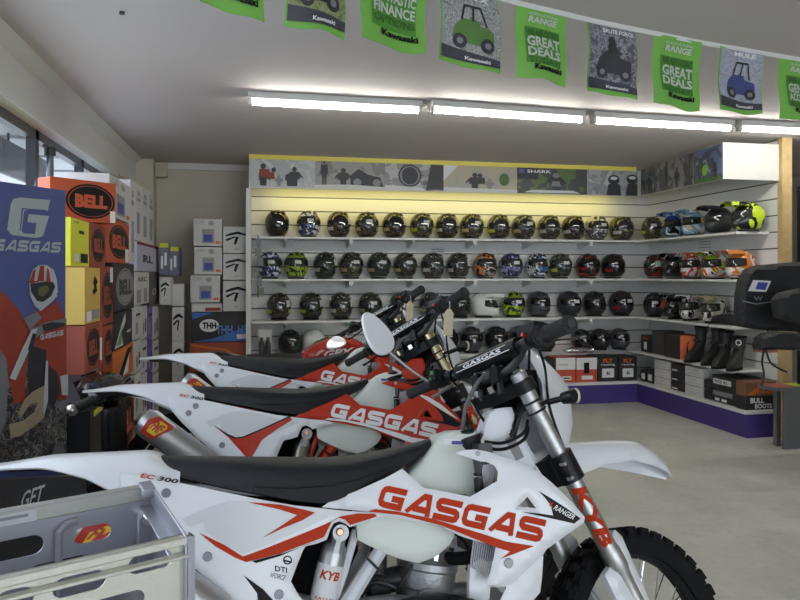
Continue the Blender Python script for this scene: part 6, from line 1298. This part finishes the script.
# dark rack beyond the post
yk = 4.70; xk = onY(797, 200, yk+.45)[0]
t = thing('clothes_rack', 'dark rack with black jackets beyond the pine post', 'rack', (xk, yk, 0), 0)
obj('side_frame', MB().box((0, 0, 0), (.04, .04, 2.2)).box((0, .41, 0), (.04, .45, 2.2)), BLACK, t); obj('rail', MB().cyl((0, .22, 2.15), (1.4, .22, 2.15), .016), BLACK, t); obj('base', MB().box((0, 0, 0), (1.4, .45, .05)), BLACK, t)
for k in range(5):
    x = xk+.30+k*.13
    j = thing('black_jacket', 'black riding jacket on the dark rack, %s from the post' % ordn[k], 'jacket', (x, yk+.22, 1.135), 0, 'jackets on the rack')
    obj('jacket_body', MB().rings([[(.045*cos(a)*(1+.1*cos(3*a)), w*sin(a), z) for a in [2*pi*i/20 for i in range(20)]] for z, w in ((0, .14), (.3, .15), (.62, .17), (.80, .14), (.88, .06))]), CLOTH, j)
    for s in (-1, 1): obj('sleeve', MB().tube([(0, s*.13, .78), (0, s*.17, .50), (.0, s*.15, .12)], [.06, .055, .04], 10, smooth=3), CLOTH, j)
    obj('hanger', MB().tube([(0, -.16, .86), (0, 0, .92), (0, .16, .86)], .008, 6).tube([(0, 0, .92), (0, 0, .985), (0,.02,1.015)], .004, 6), CHROME, j)

# small goods
t = thing('foil_pouch', 'crumpled silver foil pouch lying below the nearest throttle grip on the boot boxes', 'pouch', tuple(onY(580, 350, 7.36)), 0)
obj('pouch_body', MB().rings([[(x+.008*sin(k*2.1+x*40), .05*s_*cos(2*pi*k/14), .030*s_*sin(2*pi*k/14)*(1+.25*sin(k*3+x*60))+.004*sin(x*50)) for k in range(14)] for x, s_ in ((-.19,.25),(-.15,.7),(-.08,1),(-.02,1.05),(.05,.9),(.10,.8),(.14,1.1),(.17,.5))]), mat('foil_silver', (.60,.60,.64), .22, .85), t)
q = onY(258, 250, 7.33)
t = thing('product_strip', 'dark hanging strip of small packets at the left end of the helmet shelves', 'display strip', (q[0], 7.27, 1.84), 0)
obj('strip', MB().box((-.006, 0, -.62), (.006, .002, .02)), DARKM, t)
for k in range(6): obj('packet', MB().box((-.03+.012*(k%2), -.012, -.60+k*.10), (.028+.01*(k%2), -.002, -.52+k*.10), Matrix.Rotation(.06*(k%3-1), 4, 'Y')), mat('packet_grey', (.12,.12,.13), .35) if k % 2 else mat('packet_olive', (.16,.17,.12), .4), t)
q = onY(265, 340, 7.33)
t = thing('bottle_rack', 'clear plastic pack with dark bottles at the left end below the third shelf', 'pack', (q[0], 7.36, .585), 0)
obj('pack_card', MB().box((-.07, .05, 0), (.07, .054, .30)), CARD, t)
for k in range(2): obj('bottle', MB().lathe((-.032+k*.064, .02, 0), (-.032+k*.064, .02, .3), [(0, .024), (.01, .028), (.16, .028), (.19, .014), (.22, .014)], 14), mat('bottle_dark', (.05,.05,.06), .2), t)
